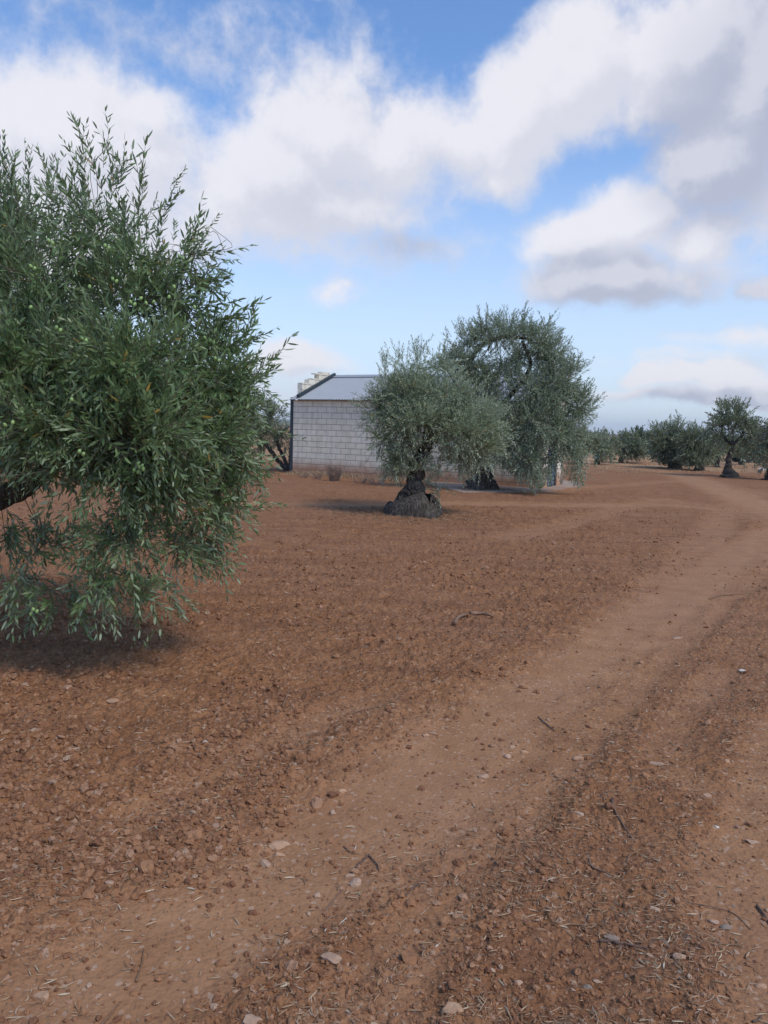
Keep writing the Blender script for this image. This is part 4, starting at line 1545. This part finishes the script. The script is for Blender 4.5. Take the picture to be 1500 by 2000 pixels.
def build_clods():
    rng = np.random.default_rng(5)
    Vs, Fs, As = [], [], []
    n0 = 0
    for (base, cnt, y0, y1, s0, s1, bias) in [(I1, 26000, 1120, 2080, .0035, .008, .9), (I2, 6000, 1060, 2060, .007, .014, 1.1), (I2, 500, 1040, 1900, .014, .026, 1.3), (I1, 11000, 985, 1160, .008, .018, 1.2), (I2, 15000, 1195, 1720, .006, .019, .9)]:
        X, Y = scatter_px(cnt, rng, y0, y1, bias)
        tr, berm = zones(X, Y)
        side = sstep(-.3, 1.4, X - (Y - 2) * .32)
        clump = fbm(X * 1.7, Y * 1.7, 3, 50)
        prob = (1 - tr * .93) * (1 - .62 * side) * sstep(.30, .62, clump + .12) + berm * .5
        if s1 > .012: prob = prob * (1 - .75 * side)
        if y1 == 1160: prob = (1 - tr) * sstep(.42, .62, clump) * .9
        if y1 == 1720: prob = np.where(X < -.35 - (Y - 3) * .1, 1.0, 0.0) * (1 - tr) * sstep(.3, .5, clump)
        k = rng.random(cnt) < np.clip(prob, .02, 1)
        X = X[k]; Y = Y[k]
        m = len(X)
        B, F = base
        s = s0 + (s1 - s0) * rng.random(m) ** 2.0
        near = np.hypot(X, Y)
        s *= np.clip(.75 + near * .08, .8, 1.25)
        Z = soil_height(X, Y) + s * .18
        ax = rng.normal(size=(m, 3))
        fr = rot_frames(ax, rng)
        shp = rng.uniform(.7, 1.3, (m, 3)); 
        jit = 1 + rng.normal(size=(m, len(B), 1)) * .20
        V = B[None] * shp[:, None, :] * jit
        V = np.einsum('nij,nvj->nvi', fr, V)
        V[:, :, 2] *= .8
        V = V * s[:, None, None] + np.stack([X, Y, Z], 1)[:, None, :]
        Vs.append(V.reshape(-1, 3))
        Fs.append((F[None] + (np.arange(m) * len(B))[:, None, None] + n0).reshape(-1, 3))
        r = rng.random(m) ** 1.2
        As.append(np.repeat(r, len(B)))
        n0 += m * len(B)
    me = mesh_from('soil_clods', np.concatenate(Vs), [np.concatenate(Fs)], [M['clod']], None, False, {'rnd': np.concatenate(As)})
    o = link('soil_clods', me)
    tag(o, 'loose reddish brown crumbs and clods of tilled earth', 'soil', kind='stuff')
    print('clods', n0)


build_clods()


def strips(X, Y, Zf, L, Wd, rng, curl=.5, up=.12, seg=4):
    """thin curved blades lying about; returns V, F, leaf ids"""
    n = len(X)
    a = rng.uniform(0, 2 * PI, n)
    k = rng.normal(size=n) * curl / L
    t = np.linspace(-.5, .5, seg + 1)
    P = np.zeros((n, seg + 1, 3))
    ang = a[:, None] + k[:, None] * t[None] * L[:, None]
    step = L[:, None] / seg
    dx = np.cos(ang) * step; dy = np.sin(ang) * step
    P[:, :, 0] = X[:, None] + np.cumsum(dx, 1) - dx.sum(1)[:, None] / 2
    P[:, :, 1] = Y[:, None] + np.cumsum(dy, 1) - dy.sum(1)[:, None] / 2
    tilt = rng.uniform(-up, up, n)
    P[:, :, 2] = Zf[:, None] + (t + .5)[None] * L[:, None] * np.abs(tilt)[:, None] + .002
    nx = -np.sin(ang); ny = np.cos(ang)
    prof = np.clip(np.sin((t + .5) * PI) ** .5, .25, 1)
    roll = rng.uniform(-.9, .9, n)
    w = Wd[:, None] * prof[None] * .5
    off = np.stack([nx * w * np.cos(roll)[:, None], ny * w * np.cos(roll)[:, None], w * np.sin(roll)[:, None] + 0 * nx], 2)
    ridge = P + np.array([0, 0, 1]) * (Wd * .35)[:, None, None]
    A_ = P - off; B_ = P + off
    V = np.stack([A_, ridge, B_], 2).reshape(n, -1, 3)         # per point: a, ridge, b
    F = []
    for s in range(seg):
        b = s * 3
        F += [(b, b + 3, b + 4, b + 1), (b + 1, b + 4, b + 5, b + 2)]
    F = np.array(F)
    nv = (seg + 1) * 3
    FF = (F[None] + (np.arange(n) * nv)[:, None, None]).reshape(-1, 4)
    return V.reshape(-1, 3), FF, nv


def build_litter():
    rng = np.random.default_rng(15)
    Vs, Fs, As = [], [], []
    n0 = 0
    for (cnt, y0, y1, l0, l1, w0, w1, bias) in [(36000, 1040, 2080, .008, .026, .0014, .0030, 1.3), (5200, 1090, 2060, .025, .060, .0018, .0034, 1.2), (4500, 1200, 2080, .022, .045, .003, .006, .9)]:
        X, Y = scatter_px(cnt, rng, y0, y1, bias)
        tr, berm = zones(X, Y)
        clump = fbm(X * 3.1, Y * 3.1, 3, 150)
        prob = (1 - tr * .78) * sstep(.38, .66, clump + .02) + berm * .45 + .05
        k = rng.random(cnt) < np.clip(prob, 0, 1)
        X = X[k]; Y = Y[k]
        L = rng.uniform(l0, l1, len(X)); Wd = rng.uniform(w0, w1, len(X))
        Z = soil_height(X, Y) + .003
        V, F, nv = strips(X, Y, Z, L, Wd, rng, .55)
        Vs.append(V); Fs.append(F + n0); As.append(np.repeat(rng.random(len(X)) ** 1.6, nv)); n0 += len(V)
    # leaf fall round the foot of the middle and the back tree
    for (b, cnt, r) in [(b2, 2600, 1.25), (b3, 1200, 1.3)]:
        a = rng.uniform(0, 6.28, cnt); q = np.abs(rng.normal(size=cnt)) * r * .55 + .28
        X = b[0] + np.cos(a) * q * 1.3; Y = b[1] + np.sin(a) * q
        L = rng.uniform(.04, .12, cnt); Wd = rng.uniform(.006, .013, cnt)
        Z = soil_height(X, Y, fine=False) + .012 + np.maximum(0, .45 - q) * .7 * rng.random(cnt)
        V, F, nv = strips(X, Y, Z, L, Wd, rng, .9, .4)
        Vs.append(V); Fs.append(F + n0); As.append(np.repeat(rng.random(cnt) ** 2 * .6, nv)); n0 += len(V)
    me = mesh_from('straw_litter', np.concatenate(Vs), [np.concatenate(Fs)], [M['straw']], None, False, {'rnd': np.concatenate(As)})
    o = link('straw_litter', me)
    tag(o, 'bits of dry straw and fallen olive leaves strewn over the soil', 'litter', kind='stuff')


build_litter()


def tuft_field():
    """dry grass along the foot of the shed wall and in the far stubble"""
    rng = np.random.default_rng(25)
    mb = MB()
    pts = []
    n = 6500
    x = rng.uniform(.1, HL * .62, n); y = -np.abs(rng.normal(size=n)) * .32 - .05
    q = A0[:2][None] + x[:, None] * ua + y[:, None] * na
    hgt = rng.uniform(.05, .22, n) * np.exp(y * 1.0)
    X = q[:, 0]; Y = q[:, 1]
    # distant stubble fringe
    m = 2600
    px = rng.uniform(1090, 1540, m); py = rng.uniform(903, 925, m)
    d = np.stack([(px - 750) / 1500, (1000 - py) / 1500, -np.ones(m)], 1) @ CR3.T
    t = -CAM_H / d[:, 2]
    X = np.append(X, d[:, 0] * t); Y = np.append(Y, d[:, 1] * t); hgt = np.append(hgt, rng.uniform(.04, .16, m))
    tr, _ = zones(X, Y)
    k = rng.random(len(X)) > tr
    X, Y, hgt = X[k], Y[k], hgt[k]
    Z = soil_height(X, Y, fine=False) - .01
    n = len(X)
    a = rng.uniform(0, 6.28, n); ln = rng.uniform(.1, .9, n)
    w = .010
    B1 = np.stack([X - w * np.sin(a), Y + w * np.cos(a), Z], 1)
    B2 = np.stack([X + w * np.sin(a), Y - w * np.cos(a), Z], 1)
    T = np.stack([X + np.cos(a) * hgt * ln, Y + np.sin(a) * hgt * ln, Z + hgt], 1)
    V = np.stack([B1, B2, T], 1).reshape(-1, 3)
    F = np.arange(n * 3).reshape(-1, 3)
    me = mesh_from('dry_grass', V, [F], [M['straw']], None, False, {'rnd': np.repeat(.35 + rng.random(n) * .6, 3)})
    tag(link('dry_grass', me), 'short dry grass along the foot of the shed and in the stubble', 'dry grass', kind='stuff')


tuft_field()


def weed(px, py, W_, H_, n, label, seed):
    rg = random.Random(seed)
    p = at(px, py)
    mb = MB()
    for k in range(n):
        a = rg.uniform(0, 6.28); r = rg.random() ** .5 * W_ * .22
        x, y = math.cos(a) * r, math.sin(a) * r
        h = H_ * rg.uniform(.5, 1)
        lx, ly = math.cos(a) * W_ * rg.uniform(.05, .4), math.sin(a) * W_ * rg.uniform(.05, .4)
        P = [(x, y, -.02), (x + lx * .4, y + ly * .4, h * .55), (x + lx, y + ly, h)]
        mb.tube(P, [.006, .005, .003], 4)
        for q in range(3):
            t = rg.uniform(.4, .9)
            c = np.array(P[1]) * (1 - t) + np.array(P[2]) * t
            e = c + np.array([rg.uniform(-.05, .05), rg.uniform(-.05, .05), rg.uniform(.03, .09)])
            mb.tube([c, e], [.004, .0025], 3)
    o = mb.build('dry_weed', M['weed'], None, False, (p[0], p[1], 0))
    tag(o, label, 'weed')


weed(653, 941, .62, .50, 120, 'tallest purplish dry weed bush against the stained shed wall', 1)
weed(619, 938, .45, .20, 30, 'low dry weed left of the tallest bush at the shed wall', 2)
weed(592, 935, .45, .15, 26, 'lowest dry weed close to the left corner of the shed', 3)
weed(704, 944, .6, .16, 26, 'sparse dry weed right of the tallest bush at the shed wall', 4)
weed(735, 947, .6, .16, 26, 'sparse dry weed at the shed wall beside the middle tree crown', 5)

# white boulder and low red trailer far right
p = at(1489, 919)
V = stone_shape(42, .42, .32, .26)
o = link('boulder', mesh_from('boulder', V, [I4[1]], [M['stone_white']], None, True), None, (p[0], p[1], .06))
tag(o, 'white boulder on the stubble at the far right edge', 'boulder')
p = at(1457, 903)
tr_ = empty('farm_trailer', (p[0], p[1], 0), 'dull red low farm trailer seen under the trees at the far right', 'trailer', rz=.1)
mb = MB()
mb.box((0, 0, .72), (2.2, 1.3, .10))
mb.box((0, -.64, .98), (2.2, .04, .42)); mb.box((0, .64, .98), (2.2, .04, .42))
mb.box((-1.08, 0, .98), (.04, 1.24, .42)); mb.box((1.08, 0, .98), (.04, 1.24, .42))
for x in (-.7, 0, .7):
    mb.box((x, -.672, .98), (.05, .02, .42))
mb.build('cargo_bed', M['red'], tr_)
for x in (-.45, .45):
    for y in (-.55, .55):
        mb = MB()
        mb.tube([(x, y - .09, .34), (x, y + .09, .34)], .34, 18)
        mb.build('wheel', M['rubber'], tr_)
mb = MB()
mb.tube([(1.1, 0, .70), (1.6, 0, .6), (2.0, 0, .5)], .035, 6)
mb.build('drawbar', M['red'], tr_)


# ------------------------------------------------------------------ haze
def m_haze():
    m = bpy.data.materials.new('haze_air')
    m.use_nodes = True
    q = NT(m.node_tree)
    q.n.clear()
    out = q.node('ShaderNodeOutputMaterial')
    v = q.node('ShaderNodeVolumePrincipled')
    v.inputs['Color'].default_value = (.86, .91, .97, 1)
    v.inputs['Density'].default_value = .00022
    q.l.new(v.outputs[0], out.inputs[1])
    return m


mb = MB()
mb.box((0, 0, 34), (11600, 11600, 72))
hz = mb.build('haze', m_haze())
tag(hz, kind='stuff')
